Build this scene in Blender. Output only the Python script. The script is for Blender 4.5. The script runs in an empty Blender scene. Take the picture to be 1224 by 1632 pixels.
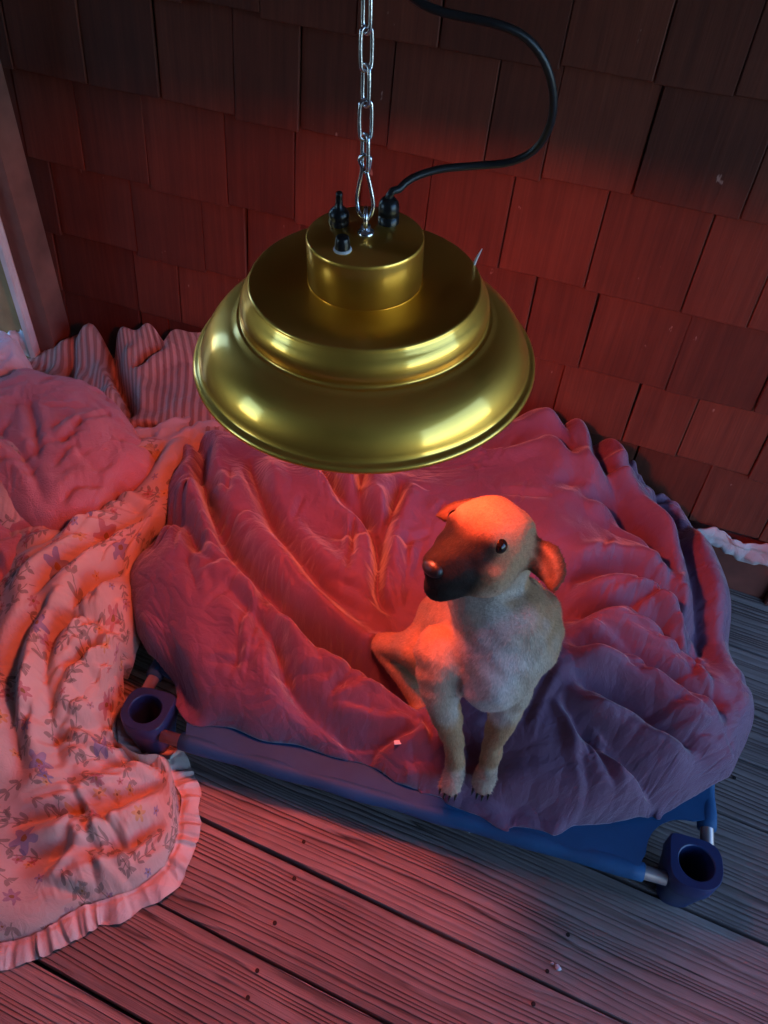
import bpy, bmesh, math, random
import numpy as np
from mathutils import Vector, Matrix
random.seed(4); RNG = np.random.default_rng(7)
S = bpy.context.scene
COL = S.collection
rad = math.radians

# ------------------------------------------------------------------ camera
F_PX = 1260.0
CAM = np.array([0.0, 0.0, 1.55])
RM = np.array([[0.9323781667893131, 0.2921167077154768, -0.2129290566551931],
               [0.3568801113747092, -0.6501461228622449, 0.6707805938102009],
               [0.057511218034179384, -0.7014113258286191, -0.7104326933633923]])
cd = bpy.data.cameras.new('camera'); cam = bpy.data.objects.new('camera', cd); COL.objects.link(cam)
cd.sensor_fit = 'VERTICAL'; cd.sensor_height = 36.0; cd.lens = 36.0 * F_PX / 1632.0
cd.clip_start = 0.02; cd.clip_end = 500
m4 = Matrix.Identity(4)
for i in range(3):
    m4[i][0] = RM[i, 0]; m4[i][1] = -RM[i, 1]; m4[i][2] = -RM[i, 2]; m4[i][3] = CAM[i]
cam.matrix_world = m4
S.camera = cam

# ------------------------------------------------------------------ sky, sun, exposure
SUN_EL, SUN_AZ = 26.0, 0.0          # sun stands behind the shingled wall; the porch is in shade
w = bpy.data.worlds.new('World'); S.world = w; w.use_nodes = True
nt = w.node_tree; nt.nodes.clear()
sky = nt.nodes.new('ShaderNodeTexSky'); sky.sky_type = 'NISHITA'; sky.sun_disc = False
sky.sun_elevation = rad(SUN_EL); sky.sun_rotation = rad(SUN_AZ)
sky.air_density = 1.0; sky.dust_density = 0.0; sky.ozone_density = 7.0
bg = nt.nodes.new('ShaderNodeBackground'); bg.inputs[1].default_value = 0.15
wo = nt.nodes.new('ShaderNodeOutputWorld')
nt.links.new(sky.outputs[0], bg.inputs[0]); nt.links.new(bg.outputs[0], wo.inputs[0])
sl = bpy.data.lights.new('sun', 'SUN'); sl.energy = 2.0; sl.angle = rad(0.6); sl.color = (1.0, 0.95, 0.88)
so = bpy.data.objects.new('sun', sl); COL.objects.link(so)
sd = Vector((math.sin(rad(SUN_AZ)) * math.cos(rad(SUN_EL)), math.cos(rad(SUN_AZ)) * math.cos(rad(SUN_EL)), math.sin(rad(SUN_EL))))
so.rotation_euler = sd.to_track_quat('Z', 'Y').to_euler(); so.location = sd * 20
S.view_settings.view_transform = 'Standard'; S.view_settings.look = 'None'
S.view_settings.exposure = 2.82; S.view_settings.gamma = 1.0
S.view_settings.use_curve_mapping = False
S.cycles.use_denoising = True
S.cycles.max_bounces = 6; S.cycles.diffuse_bounces = 4; S.cycles.glossy_bounces = 4
S.cycles.sample_clamp_indirect = 6.0
BULB_STRENGTH = 47.0

# ------------------------------------------------------------------ helpers
def at(px, py, plane='z', val=0.0):
    d = RM @ np.array([px - 612.0, py - 816.0, F_PX])
    i = 'xyz'.index(plane)
    return CAM + d * ((val - CAM[i]) / d[i])
def V(a): return Vector((float(a[0]), float(a[1]), float(a[2])))
def nrm(a): a = np.asarray(a, float); return a / np.linalg.norm(a)
def tag(o, label=None, cat=None, group=None, kind=None):
    if label: o['label'] = label
    if cat: o['category'] = cat
    if group: o['group'] = group
    if kind: o['kind'] = kind
    return o
def empty(name, loc=(0, 0, 0), rot=(0, 0, 0)):
    o = bpy.data.objects.new(name, None); COL.objects.link(o); o.location = loc; o.rotation_euler = rot
    o.empty_display_size = 0.05
    return o
def setparent(o, p):
    o.parent = p
    if p is not None:
        o.matrix_parent_inverse = Matrix.LocRotScale(p.location, p.rotation_euler, None).inverted() if p.parent is None else Matrix.Identity(4)
def mesh_obj(name, verts, faces, mat=None, parent=None, smooth=True, uvs=None):
    me = bpy.data.meshes.new(name)
    me.from_pydata([tuple(map(float, v)) for v in verts], [], [tuple(map(int, f)) for f in faces])
    me.update()
    if smooth: me.polygons.foreach_set('use_smooth', [True] * len(me.polygons))
    o = bpy.data.objects.new(name, me); COL.objects.link(o)
    if mat: me.materials.append(mat)
    if uvs is not None:
        ul = me.uv_layers.new(name='UVMap')
        idx = np.zeros(len(me.loops), dtype=np.int32); me.loops.foreach_get('vertex_index', idx)
        ul.data.foreach_set('uv', np.asarray(uvs, float)[idx].ravel())
    if parent is not None: setparent(o, parent)
    return o
def bm_obj(name, bm, mat=None, parent=None, smooth=False):
    me = bpy.data.meshes.new(name); bm.to_mesh(me); bm.free()
    if smooth: me.polygons.foreach_set('use_smooth', [True] * len(me.polygons))
    o = bpy.data.objects.new(name, me); COL.objects.link(o)
    if mat: me.materials.append(mat)
    if parent is not None: setparent(o, parent)
    return o
def box_bm(x0, x1, y0, y1, z0, z1, bev=0.0, seg=1):
    bm = bmesh.new(); bmesh.ops.create_cube(bm, size=1.0)
    for v in bm.verts:
        v.co = Vector((x0 + (v.co.x + .5) * (x1 - x0), y0 + (v.co.y + .5) * (y1 - y0), z0 + (v.co.z + .5) * (z1 - z0)))
    if bev: bmesh.ops.bevel(bm, geom=bm.edges[:], offset=bev, segments=seg, profile=.7, affect='EDGES')
    return bm
def catmull(pts, n):
    p = np.asarray(pts, float); p = np.vstack([2 * p[0] - p[1], p, 2 * p[-1] - p[-2]])
    out = []; m = len(p) - 3
    for k in range(n):
        t = k / (n - 1) * m; i = min(int(t), m - 1); t -= i
        a, b, c, d = p[i:i + 4]
        out.append(.5 * (2 * b + (c - a) * t + (2 * a - 5 * b + 4 * c - d) * t * t + (3 * b - a - 3 * c + d) * t ** 3))
    return np.array(out)
def resample(pts, n):
    c = catmull(pts, 40 * len(pts)); s = np.concatenate([[0], np.cumsum(np.linalg.norm(np.diff(c, axis=0), axis=1))])
    t = np.linspace(0, s[-1], n)
    return np.stack([np.interp(t, s, c[:, k]) for k in range(c.shape[1])], 1)
def tube_geo(path, r, seg=10, closed=False, cap=True):
    P = np.asarray(path, float); n = len(P)
    rr = np.full(n, r) if np.isscalar(r) else np.asarray(r)
    T = (np.roll(P, -1, 0) - np.roll(P, 1, 0)) if closed else np.gradient(P, axis=0)
    T /= np.linalg.norm(T, axis=1)[:, None]
    up = np.array([0, 0, 1.]) if abs(T[0][2]) < .9 else np.array([1., 0, 0])
    verts = []; N = np.cross(T[0], up); N /= np.linalg.norm(N)
    for i in range(n):
        N = N - T[i] * (N @ T[i]); N /= np.linalg.norm(N); B = np.cross(T[i], N)
        for k in range(seg):
            a = 2 * math.pi * k / seg
            verts.append(P[i] + rr[i] * (math.cos(a) * N + math.sin(a) * B))
    faces = []
    for i in range(n if closed else n - 1):
        j = (i + 1) % n
        for k in range(seg):
            faces.append((i * seg + k, i * seg + (k + 1) % seg, j * seg + (k + 1) % seg, j * seg + k))
    if cap and not closed:
        faces.append(tuple(range(seg - 1, -1, -1))); faces.append(tuple((n - 1) * seg + k for k in range(seg)))
    return verts, faces
def tube(name, path, r, mat, parent=None, seg=10, closed=False):
    v, f = tube_geo(path, r, seg, closed); return mesh_obj(name, v, f, mat, parent)
def lathe_geo(prof, seg=64, closed_bottom=False):
    verts = []; faces = []
    for (r, z) in prof:
        for k in range(seg):
            a = 2 * math.pi * k / seg; verts.append((r * math.cos(a), r * math.sin(a), z))
    for i in range(len(prof) - 1):
        for k in range(seg):
            k2 = (k + 1) % seg
            faces.append((i * seg + k, i * seg + k2, (i + 1) * seg + k2, (i + 1) * seg + k))
    return verts, faces

# ------------------------------------------------------------------ materials
class NB:
    def __init__(s, name):
        s.m = bpy.data.materials.new(name); s.m.use_nodes = True; s.t = s.m.node_tree; s.t.nodes.clear()
        s.out = s.t.nodes.new('ShaderNodeOutputMaterial'); s.b = s.t.nodes.new('ShaderNodeBsdfPrincipled')
        s.t.links.new(s.b.outputs[0], s.out.inputs[0])
    def n(s, typ, **kw):
        o = s.t.nodes.new('ShaderNode' + typ)
        for k, v in kw.items(): setattr(o, k, v)
        return o
    def L(s, a, b):
        if isinstance(a, (int, float)): b.default_value = a
        elif isinstance(a, tuple): b.default_value = a if len(a) == len(b.default_value) else (*a, 1)
        else: s.t.links.new(a, b)
    def math(s, op, a, b=0.0, c=0.0):
        o = s.n('Math', operation=op); s.L(a, o.inputs[0]); s.L(b, o.inputs[1]); s.L(c, o.inputs[2]); return o.outputs[0]
    def mix(s, fac, a, b, mode='MIX'):
        o = s.n('MixRGB', blend_type=mode); s.L(fac, o.inputs[0]); s.L(a, o.inputs[1]); s.L(b, o.inputs[2]); return o.outputs[0]
    def coord(s, which='Object'): return s.n('TexCoord').outputs[which]
    def map(s, v, scale=(1, 1, 1), loc=(0, 0, 0), rot=(0, 0, 0)):
        o = s.n('Mapping'); s.L(v, o.inputs[0]); o.inputs['Scale'].default_value = scale
        if isinstance(loc, tuple): o.inputs['Location'].default_value = loc
        else: s.L(loc, o.inputs['Location'])
        o.inputs['Rotation'].default_value = rot; return o.outputs[0]
    def noise(s, v, scale, detail=4, rough=.55, dist=0.0, out='Fac'):
        o = s.n('TexNoise'); s.L(v, o.inputs['Vector']); o.inputs['Scale'].default_value = scale
        o.inputs['Detail'].default_value = detail; o.inputs['Roughness'].default_value = rough; o.inputs['Distortion'].default_value = dist
        return o.outputs[out]
    def ramp(s, fac, stops):
        o = s.n('ValToRGB'); s.L(fac, o.inputs[0]); e = o.color_ramp.elements
        while len(e) < len(stops): e.new(.5)
        for k, (p, c) in enumerate(stops):
            e[k].position = p; e[k].color = (*c, 1) if isinstance(c, tuple) else (c, c, c, 1)
        return o.outputs[0]
    def bump(s, hgt, dist, strength=1.0, prev=None):
        o = s.n('Bump'); s.L(hgt, o.inputs['Height']); o.inputs['Distance'].default_value = dist; o.inputs['Strength'].default_value = strength
        if prev is not None: s.L(prev, o.inputs['Normal'])
        return o.outputs[0]
    def set(s, **kw):
        names = dict(color='Base Color', rough='Roughness', metal='Metallic', normal='Normal', sheen='Sheen Weight', sheenr='Sheen Roughness',
                     spec='Specular IOR Level', aniso='Anisotropic', emit='Emission Color', estr='Emission Strength', coat='Coat Weight', coatr='Coat Roughness', trans='Transmission Weight', sss='Subsurface Weight', sheent='Sheen Tint', tangent='Tangent')
        for k, v in kw.items(): s.L(v, s.b.inputs[names[k]])
        return s.m

def mat_wood_floor():
    s = NB('weathered_wood'); oi = s.n('ObjectInfo')
    sep = s.n('CombineXYZ'); s.L(s.math('MULTIPLY', oi.outputs['Random'], 37.0), sep.inputs[0]); s.L(s.math('MULTIPLY', oi.outputs['Random'], 11.0), sep.inputs[1])
    co = s.map(s.coord('Object'), loc=sep.outputs[0])
    # growth rings: bands across the board, bent by broad noise along the board and by knots
    bend = s.noise(s.map(co, (.8, 2.2, 1)), 1.0, 2, .4)
    vo = s.n('TexVoronoi', feature='F1'); s.L(s.map(co, (1.3, 4.2, 1)), vo.inputs['Vector']); vo.inputs['Scale'].default_value = 1.0
    knot = s.math('POWER', s.math('MAXIMUM', s.math('SUBTRACT', 1.0, s.math('MULTIPLY', vo.outputs['Distance'], 4.8)), 0.0), 1.5)
    sx = s.n('SeparateXYZ'); s.L(co, sx.inputs[0])
    fine_w = s.noise(s.map(co, (6, 30, 1)), 1.0, 2)
    lane = s.noise(s.map(co, (.25, 22, 1)), 1.0, 2, .5)
    fade = s.ramp(s.noise(s.map(co, (.7, 14, 1)), 1.0, 3, .6), [(.28, .35), (.55, 1.0)])
    ph = s.math('ADD', s.math('ADD', s.math('ADD', s.math('MULTIPLY', sx.outputs[1], 92.0), s.math('MULTIPLY', lane, 6.0)), s.math('MULTIPLY', bend, 7.0)), s.math('ADD', s.math('MULTIPLY', knot, 3.0), s.math('MULTIPLY', fine_w, .6)))
    fr = s.math('FRACT', ph)
    ring = s.math('SUBTRACT', 1.0, s.math('POWER', fr, 2.2))           # soft early wood, then a sharp dark late-wood line
    ring = s.math('MULTIPLY', ring, s.math('MINIMUM', s.math('MULTIPLY', fr, 7.0), 1.0))
    ring = s.math('SUBTRACT', 1.0, s.math('MULTIPLY', s.math('SUBTRACT', 1.0, ring), fade))
    fib = s.noise(s.map(co, (9, 420, 40)), 1.0, 3, .65)
    crack = s.noise(s.map(co, (2.2, 95, 5)), 1.0, 4, .6)
    dirt = s.noise(co, 3.5, 4, .6)
    base = s.ramp(ring, [(0.0, (.11, .072, .060)), (.35, (.40, .295, .25)), (1.0, (.63, .49, .43))])
    base = s.mix(s.math('MULTIPLY', fib, .55), base, (.14, .11, .09), 'MULTIPLY') if False else s.mix(.5, base, s.ramp(fib, [(.25, .45), (.75, 1.15)]), 'MULTIPLY')
    base = s.mix(s.ramp(crack, [(.26, 1.0), (.36, 0.0)]), base, (.035, .025, .02))
    base = s.mix(s.math('MULTIPLY', knot, 1.6), base, (.07, .042, .03))
    base = s.mix(s.ramp(dirt, [(.35, .75), (.75, 0.0)]), base, s.mix(1.0, base, (.55, .5, .5), 'MULTIPLY'))
    base = s.mix(1.0, base, s.ramp(oi.outputs['Random'], [(0, .72), (1, 1.15)]), 'MULTIPLY')
    hgt = s.math('ADD', s.math('MULTIPLY', ring, .7), s.math('ADD', s.math('MULTIPLY', fib, .45), s.math('MULTIPLY', s.ramp(crack, [(.26, 0.0), (.36, 1.0)]), .8)))
    return s.set(color=base, rough=s.ramp(fib, [(.3, .62), (.7, .85)]), normal=s.bump(hgt, .006, 1.0), spec=.35)

def mat_shingle():
    s = NB('red_stained_shingle'); oi = s.n('ObjectInfo')
    sep = s.n('CombineXYZ')
    for k, q in enumerate((31.0, 17.0, 23.0)): s.L(s.math('MULTIPLY', oi.outputs['Random'], q), sep.inputs[k])
    co = s.map(s.coord('Object'), loc=sep.outputs[0])
    g1 = s.noise(s.map(co, (70, 1, 3.0)), 1.0, 4, .65)
    g2 = s.noise(s.map(co, (260, 1, 8)), 1.0, 3, .6)
    big = s.noise(co, 5.0, 3)
    base = s.ramp(g1, [(.25, (.100, .024, .013)), (.55, (.135, .034, .017)), (.8, (.165, .044, .023))])
    base = s.mix(.35, base, s.ramp(g2, [(.3, .65), (.7, 1.15)]), 'MULTIPLY')
    base = s.mix(.6, base, s.ramp(big, [(.3, .62), (.7, 1.1)]), 'MULTIPLY')
    base = s.mix(1.0, base, s.ramp(oi.outputs['Random'], [(0, .66), (1, 1.12)]), 'MULTIPLY')
    chip = s.noise(s.map(co, (38, 1, 16)), 1.0, 3, .6)
    base = s.mix(s.ramp(chip, [(.72, 0.0), (.755, .7)]), base, (.34, .22, .17))
    hgt = s.math('ADD', s.math('MULTIPLY', g1, .7), s.math('MULTIPLY', g2, .5))
    return s.set(color=base, rough=.72, normal=s.bump(hgt, .002, .6), spec=.25)

def mat_brass():
    s = NB('brushed_brass'); co = s.coord('Object')
    r = s.n('SeparateXYZ'); s.L(co, r.inputs[0])
    rr = s.math('SQRT', s.math('ADD', s.math('POWER', r.outputs[0], 2.0), s.math('POWER', r.outputs[1], 2.0)))
    cv = s.n('CombineXYZ'); s.L(rr, cv.inputs[0]); s.L(r.outputs[2], cv.inputs[1])
    spin = s.noise(s.map(cv.outputs[0], (420, 420, 1)), 1.0, 3, .7)
    sm = s.noise(co, 14.0, 5, .6)
    smear = s.noise(s.map(co, (60, 14, 30)), 1.0, 4, .7)
    base = s.mix(s.ramp(sm, [(.35, 0.0), (.75, .3)]), (1.0, .545, .085), (.90, .47, .08))
    ro = s.math('ADD', s.ramp(sm, [(.3, .36), (.75, .42)]), s.math('MULTIPLY', smear, .10))
    ln = s.n('Tangent', direction_type='RADIAL', axis='Z')
    b2 = s.n('BsdfPrincipled'); s.L(base, b2.inputs['Base Color']); b2.inputs['Metallic'].default_value = 1.0; s.L(s.math('ADD', .10, s.math('MULTIPLY', smear, .10)), b2.inputs['Roughness'])
    mx = s.n('MixShader'); mx.inputs[0].default_value = .34; s.t.links.new(s.b.outputs[0], mx.inputs[1]); s.t.links.new(b2.outputs[0], mx.inputs[2]); s.t.links.new(mx.outputs[0], s.out.inputs[0])
    return s.set(color=base, metal=1.0, rough=ro, aniso=.45, tangent=ln.outputs[0], coat=.7, coatr=s.math('ADD', .07, s.math('MULTIPLY', smear, .12)), normal=s.bump(spin, .0006, .2))

def mat_plain(name, col, rough=.5, metal=0.0, bump=0.0, bscale=80.0, var=.15, **kw):
    s = NB(name); co = s.coord('Object'); nz = s.noise(co, bscale, 4, .6); big = s.noise(co, 9.0, 3)
    c = s.mix(var, col, s.mix(1.0, col, s.ramp(big, [(.3, .3), (.7, 1.4)]), 'MULTIPLY'))
    k = dict(color=c, rough=s.math('ADD', s.math('MULTIPLY', big, .15), rough - .07), metal=metal)
    if bump: k['normal'] = s.bump(nz, bump, .6)
    k.update(kw)
    return s.set(**k)

def mat_cloth(name, col, rough=.62, sheen=.25, weave=900.0, stripe=None, var=.25, fuzz=0.0, spec=.25):
    s = NB(name); uv = s.coord('UV'); co = s.coord('Object')
    big = s.noise(co, 7.0, 4, .6)
    c = s.mix(var, col, s.mix(1.0, col, s.ramp(big, [(.3, .45), (.7, 1.25)]), 'MULTIPLY'))
    hx = s.n('TexWave', wave_type='BANDS', bands_direction='X'); s.L(uv, hx.inputs[0]); hx.inputs['Scale'].default_value = weave / 6.28
    hy = s.n('TexWave', wave_type='BANDS', bands_direction='Y'); s.L(uv, hy.inputs[0]); hy.inputs['Scale'].default_value = weave / 6.28
    hh = s.math('ADD', hx.outputs['Fac'], hy.outputs['Fac'])
    crumple = s.noise(s.map(uv, (1, 1, 1)), 26.0, 5, .62, 1.2)
    vq = s.n('TexVoronoi', feature='DISTANCE_TO_EDGE', voronoi_dimensions='2D'); s.L(s.map(s.noise(uv, 9.0, 2, .5, 0, 'Color'), (.25, .25, 1)), vq.inputs['Vector']) if False else None
    wpd = s.n('VectorMath', operation='ADD'); s.L(uv, wpd.inputs[0]); s.L(s.map(s.noise(uv, 8.0, 3, .6, 0, 'Color'), (.09, .09, .09)), wpd.inputs[1])
    s.L(wpd.outputs[0], vq.inputs['Vector']); vq.inputs['Scale'].default_value = 15.0
    nrm_ = s.bump(s.math('MINIMUM', s.math('MULTIPLY', vq.outputs['Distance'], 4.0), 1.0), .0035, .5, s.bump(crumple, .006, .55))
    if fuzz:
        nrm_ = s.bump(s.noise(co, 320.0, 3, .7), fuzz, .8, nrm_)
    else:
        nrm_ = s.bump(hh, .0004, .35, nrm_)
    if stripe:
        wv = s.n('TexWave', wave_type='BANDS', bands_direction='X'); s.L(uv, wv.inputs[0]); wv.inputs['Scale'].default_value = stripe[0]; wv.inputs['Distortion'].default_value = .6
        c = s.mix(s.ramp(wv.outputs['Fac'], [(.35, 0.0), (.65, 1.0)]), c, stripe[1])
        nrm_ = s.bump(wv.outputs['Fac'], .003, .6, nrm_)
    return s.set(color=c, rough=rough, sheen=sheen, sheenr=.4, normal=nrm_, spec=spec)

def mat_floral():
    s = NB('floral_cotton'); uv = s.coord('UV'); co = s.coord('Object')
    base = s.mix(.5, (.55, .42, .35), s.ramp(s.noise(co, 6.0, 4, .6), [(.3, (.38, .28, .24)), (.7, (.58, .47, .41))]))
    def cell(scale, off, rnd=1.0):
        v = s.map(uv, loc=(off, off * 1.7, 0))
        o = s.n('TexVoronoi', voronoi_dimensions='2D', feature='F1'); s.L(v, o.inputs['Vector']); o.inputs['Scale'].default_value = scale; o.inputs['Randomness'].default_value = rnd
        d = s.n('VectorMath', operation='SUBTRACT'); s.L(v, d.inputs[0]); s.L(o.outputs['Position'], d.inputs[1])
        x = s.n('SeparateXYZ'); s.L(d.outputs[0], x.inputs[0]); cc = s.n('SeparateColor'); s.L(o.outputs['Color'], cc.inputs[0])
        return x.outputs[0], x.outputs[1], cc.outputs
    wob = s.math('MULTIPLY', s.math('SUBTRACT', s.noise(uv, 60.0, 3), .5), .014)
    col = base
    # leaves on stems
    for scale, off, ln, wd in ((9.0, 3.1, .034, .010), (11.0, 8.3, .026, .008), (8.0, 5.7, .04, .009)):
        x, y, cc = cell(scale, off); a = s.math('MULTIPLY', cc[0], 6.283)
        ca, sa = s.math('COSINE', a), s.math('SINE', a)
        lx = s.math('ADD', s.math('MULTIPLY', x, ca), s.math('MULTIPLY', y, sa)); ly = s.math('SUBTRACT', s.math('MULTIPLY', y, ca), s.math('MULTIPLY', x, sa))
        ly = s.math('ADD', ly, s.math('MULTIPLY', wob, .6))
        # opposite pairs of pointed leaflets along the stem
        sgn_ = s.math('SIGN', ly); aly = s.math('ABSOLUTE', ly)
        lq = s.math('SUBTRACT', lx, s.math('MULTIPLY', aly, .9))
        lxm = s.math('SUBTRACT', s.math('FRACT', s.math('ADD', s.math('DIVIDE', lq, ln * .8), .5)), .5)
        tl = s.math('DIVIDE', aly, wd * 1.7)
        env = s.math('MULTIPLY', s.math('MULTIPLY', tl, s.math('SUBTRACT', 1.0, tl)), .95)
        leaf = s.math('LESS_THAN', s.math('ABSOLUTE', lxm), env)
        stem = s.math('LESS_THAN', s.math('ABSOLUTE', ly), .0012)
        ext = s.math('LESS_THAN', s.math('ABSOLUTE', lx), ln * 1.05)
        msk = s.math('MULTIPLY', s.math('MAXIMUM', leaf, stem), ext)
        msk = s.math('MULTIPLY', msk, s.math('LESS_THAN', cc[2], .75))
        lc = s.mix(cc[1], (.07, .075, .06), (.12, .11, .085))
        col = s.mix(s.math('MULTIPLY', msk, .6), col, lc)
    for scale, off, rd, k in ((6.0, 1.3, .030, 5.0), (9.0, 6.1, .017, 6.0), (12.0, 2.2, .010, 5.0)):
        x, y, cc = cell(scale, off)
        x = s.math('ADD', x, wob); th = s.math('ARCTAN2', y, x)
        r = s.math('SQRT', s.math('ADD', s.math('MULTIPLY', x, x), s.math('MULTIPLY', y, y)))
        pet = s.math('MULTIPLY', s.math('ADD', .74, s.math('MULTIPLY', s.math('COSINE', s.math('ADD', s.math('MULTIPLY', th, k), s.math('MULTIPLY', cc[0], 6.0))), .26)), rd)
        msk = s.math('MULTIPLY', s.math('LESS_THAN', r, pet), s.math('LESS_THAN', cc[2], .72))
        fc = s.ramp(cc[1], [(0, (.40, .10, .13)), (.3, (.46, .15, .17)), (.45, (.14, .17, .36)), (.62, (.20, .2, .38)), (.75, (.62, .34, .06)), (1, (.66, .42, .12))])
        fc = s.mix(s.math('MULTIPLY', s.math('DIVIDE', r, rd), .55), fc, s.mix(1.0, fc, (.5, .45, .5), 'MULTIPLY'))
        col = s.mix(s.math('MULTIPLY', msk, .65), col, fc)
        col = s.mix(s.math('MULTIPLY', s.math('LESS_THAN', r, rd * .22), s.math('LESS_THAN', cc[2], .72)), col, (.25, .13, .05))
    crumple = s.noise(uv, 30.0, 5, .62, 1.0)
    n1 = s.bump(crumple, .006, .5)
    return s.set(color=col, rough=.75, sheen=.15, normal=n1, spec=.2)

M = dict(
    floor=mat_wood_floor(), shingle=mat_shingle(), brass=mat_brass(),
    chrome=mat_plain('zinc_steel', (.72, .73, .76), .24, 1.0, .0004, 300),
    black=mat_plain('black_rubber', (.012, .012, .014), .33, 0.0, .0003, 200),
    cable=mat_plain('black_cable', (.012, .012, .014), .38),
    whiteplastic=mat_plain('white_nylon', (.75, .75, .76), .45),
    duvet=mat_cloth('maroon_sateen', (.185, .082, .142), .6, .5, 1500.0, var=.2, spec=.3),
    plush=mat_cloth('pink_plush', (.56, .27, .31), .9, .5, 600.0, var=.35, fuzz=.006, spec=.1),
    stripe=mat_cloth('striped_cotton', (.50, .36, .31), .8, .15, 800.0, stripe=(13.0, (.30, .185, .155)), spec=.15),
    floral=mat_floral(),
    frill=mat_cloth('cream_frill_cotton', (.66, .53, .47), .8, .15, 900.0, var=.4, spec=.15),
    rag=mat_cloth('pale_rag_cotton', (.46, .40, .40), .85, .15, 900.0, var=.4, spec=.15),
    navy=mat_plain('blue_polyester', (.020, .095, .22), .55, 0.0, .0006, 900, .25, spec=.25),
    foot=mat_plain('blue_plastic', (.018, .038, .125), .40, 0.0, .0003, 250, .2),
    tube=mat_plain('painted_steel_tube', (.42, .33, .32), .35, .6, .0003, 200, .3),
    post=mat_plain('stained_post_wood', (.19, .090, .062), .7, 0.0, .002, 30, .5),
    redboard=mat_plain('red_painted_board', (.20, .050, .034), .65, 0.0, .0015, 40, .5),
    pale=mat_plain('pale_painted_trim', (.68, .66, .62), .6, 0.0, .001, 60, .25),
    tan=mat_plain('tan_varnished_wood', (.36, .22, .09), .6, 0.0, .002, 30, .5),
    dark=mat_plain('dark_porch_boards', (.075, .050, .042), .8, 0.0, .002, 30, .5),
    soil=mat_plain('outdoor_ground', (.10, .11, .06), .95, 0.0, .02, 12, .6),
    ceil=mat_plain('pale_bounce_ceiling', (.50, .54, .60), .6, 0.0, .001, 30, .2),  # unseen ceiling kept pale to bounce cool fill onto the lamp top
    nail=mat_plain('rusty_nail', (.03, .018, .014), .7, .3, .001, 200),
    fluff=mat_plain('white_stuffing', (.72, .70, .72), .95, 0.0, .006, 120, .2, sheen=.5),
)

# ------------------------------------------------------------------ structure
YW = 1.535            # face of the shingle butts
def plane_bm(x0, x1, y0, y1, z0, z1): return box_bm(x0, x1, y0, y1, z0, z1)
g = bm_obj('ground', box_bm(-120, 120, -120, 120, -1.0, -.6), M['soil']); tag(g, kind='structure')
fl = empty('floor', (0, 0, 0)); tag(fl, kind='structure')
seams = [-1.34, -1.18, -1.02, -.86, -.70, -.54, -.385, -.225, -.065, .085, .17, .335, .502, .735, .955, 1.10, 1.25, 1.41, 1.60]
seams = [-1.34, -1.18, -1.02, -.86, -.70, -.54, -.385, -.225, -.065, .10, .17 + .0, .335, .502, .735, .955, 1.10, 1.25, 1.41, 1.60]
seams = [s_ for s_ in seams if abs(s_ - .10) > .01]
sl_ang = rad(-2.5)
for i in range(len(seams) - 1):
    y0, y1 = seams[i], seams[i + 1]
    gap = .0032
    bm = box_bm(-2.6, 2.7, -(y1 - y0) / 2 + gap, (y1 - y0) / 2 - gap, -.034, random.uniform(-.002, .001), .004, 2)
    o = bm_obj('plank', bm, M['floor'], None)
    o.location = (0, (y0 + y1) / 2, 0); o.rotation_euler = (random.uniform(-.004, .004), 0, sl_ang + random.uniform(-.003, .003)); o.parent = fl
    bm = None
for (px, py) in ((438, 1471), (484, 1342), (469, 1400), (410, 1547), (395, 1590), (872, 1548), (905, 1490), (850, 1600), (1180, 1180), (1170, 1240)):
    q = at(px, py, 'z', .0); bm = bmesh.new()
    bmesh.ops.create_cone(bm, cap_ends=True, segments=10, radius1=.0042, radius2=.0036, depth=.004)
    o = bm_obj('nail', bm, M['nail']); o.location = (float(q[0]), float(q[1]), .0002); o.parent = fl
o = bm_obj('subfloor', box_bm(-2.6, 2.7, -1.5, 1.75, -.09, -.045), M['dark'], fl)

# shingled wall, every shingle its own piece
wall = empty('shingle_wall', (-.5, 1.6, 0)); tag(wall, 'wall of red stained wooden shingles behind the cot', 'wall')
bm_obj('sheathing', box_bm(-2.6, 2.7, 1.572, 1.66, .19, 2.5), M['dark'], wall)
bm_obj('light_block_board', box_bm(-2.6, 2.7, 1.662, 1.72, -.12, 2.5), M['dark'], wall)  # unseen board added behind the wall to stop sun leaking through gaps
bm_obj('base_board', box_bm(-2.6, .545, 1.575, 1.66, -.03, .185, .003), M['redboard'], wall)
bm_obj('base_board', box_bm(.60, 2.7, 1.575, 1.66, -.03, .185, .003), M['redboard'], wall)
bm_obj('base_batten', box_bm(.546, .599, 1.555, 1.66, -.03, .187, .004), M['redboard'], wall)
courses = [.212, .385, .553, .738, .936, 1.131, 1.325, 1.52, 1.715, 1.91, 2.105, 2.30, 2.48]
known = {
 0: [(1009, 737), (1120, 778), (218, 517), (263, 525)],
 1: [(210, 445), (280, 470), (889, 623), (1007, 655), (1098, 678), (1209, 730)],
 2: [(208, 350), (319, 375), (387, 385), (847, 480), (940, 518), (1085, 556)],
 3: [(226, 230), (355, 256), (465, 280), (680, 300), (806, 350), (951, 380), (1115, 415), (1210, 478)],
 4: [(125, 70), (243, 90), (366, 105), (472, 120), (619, 150), (782, 170), (877, 200), (1031, 225), (1200, 295)],
 5: [(700, 35), (900, 60), (1060, 60)]}
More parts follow.
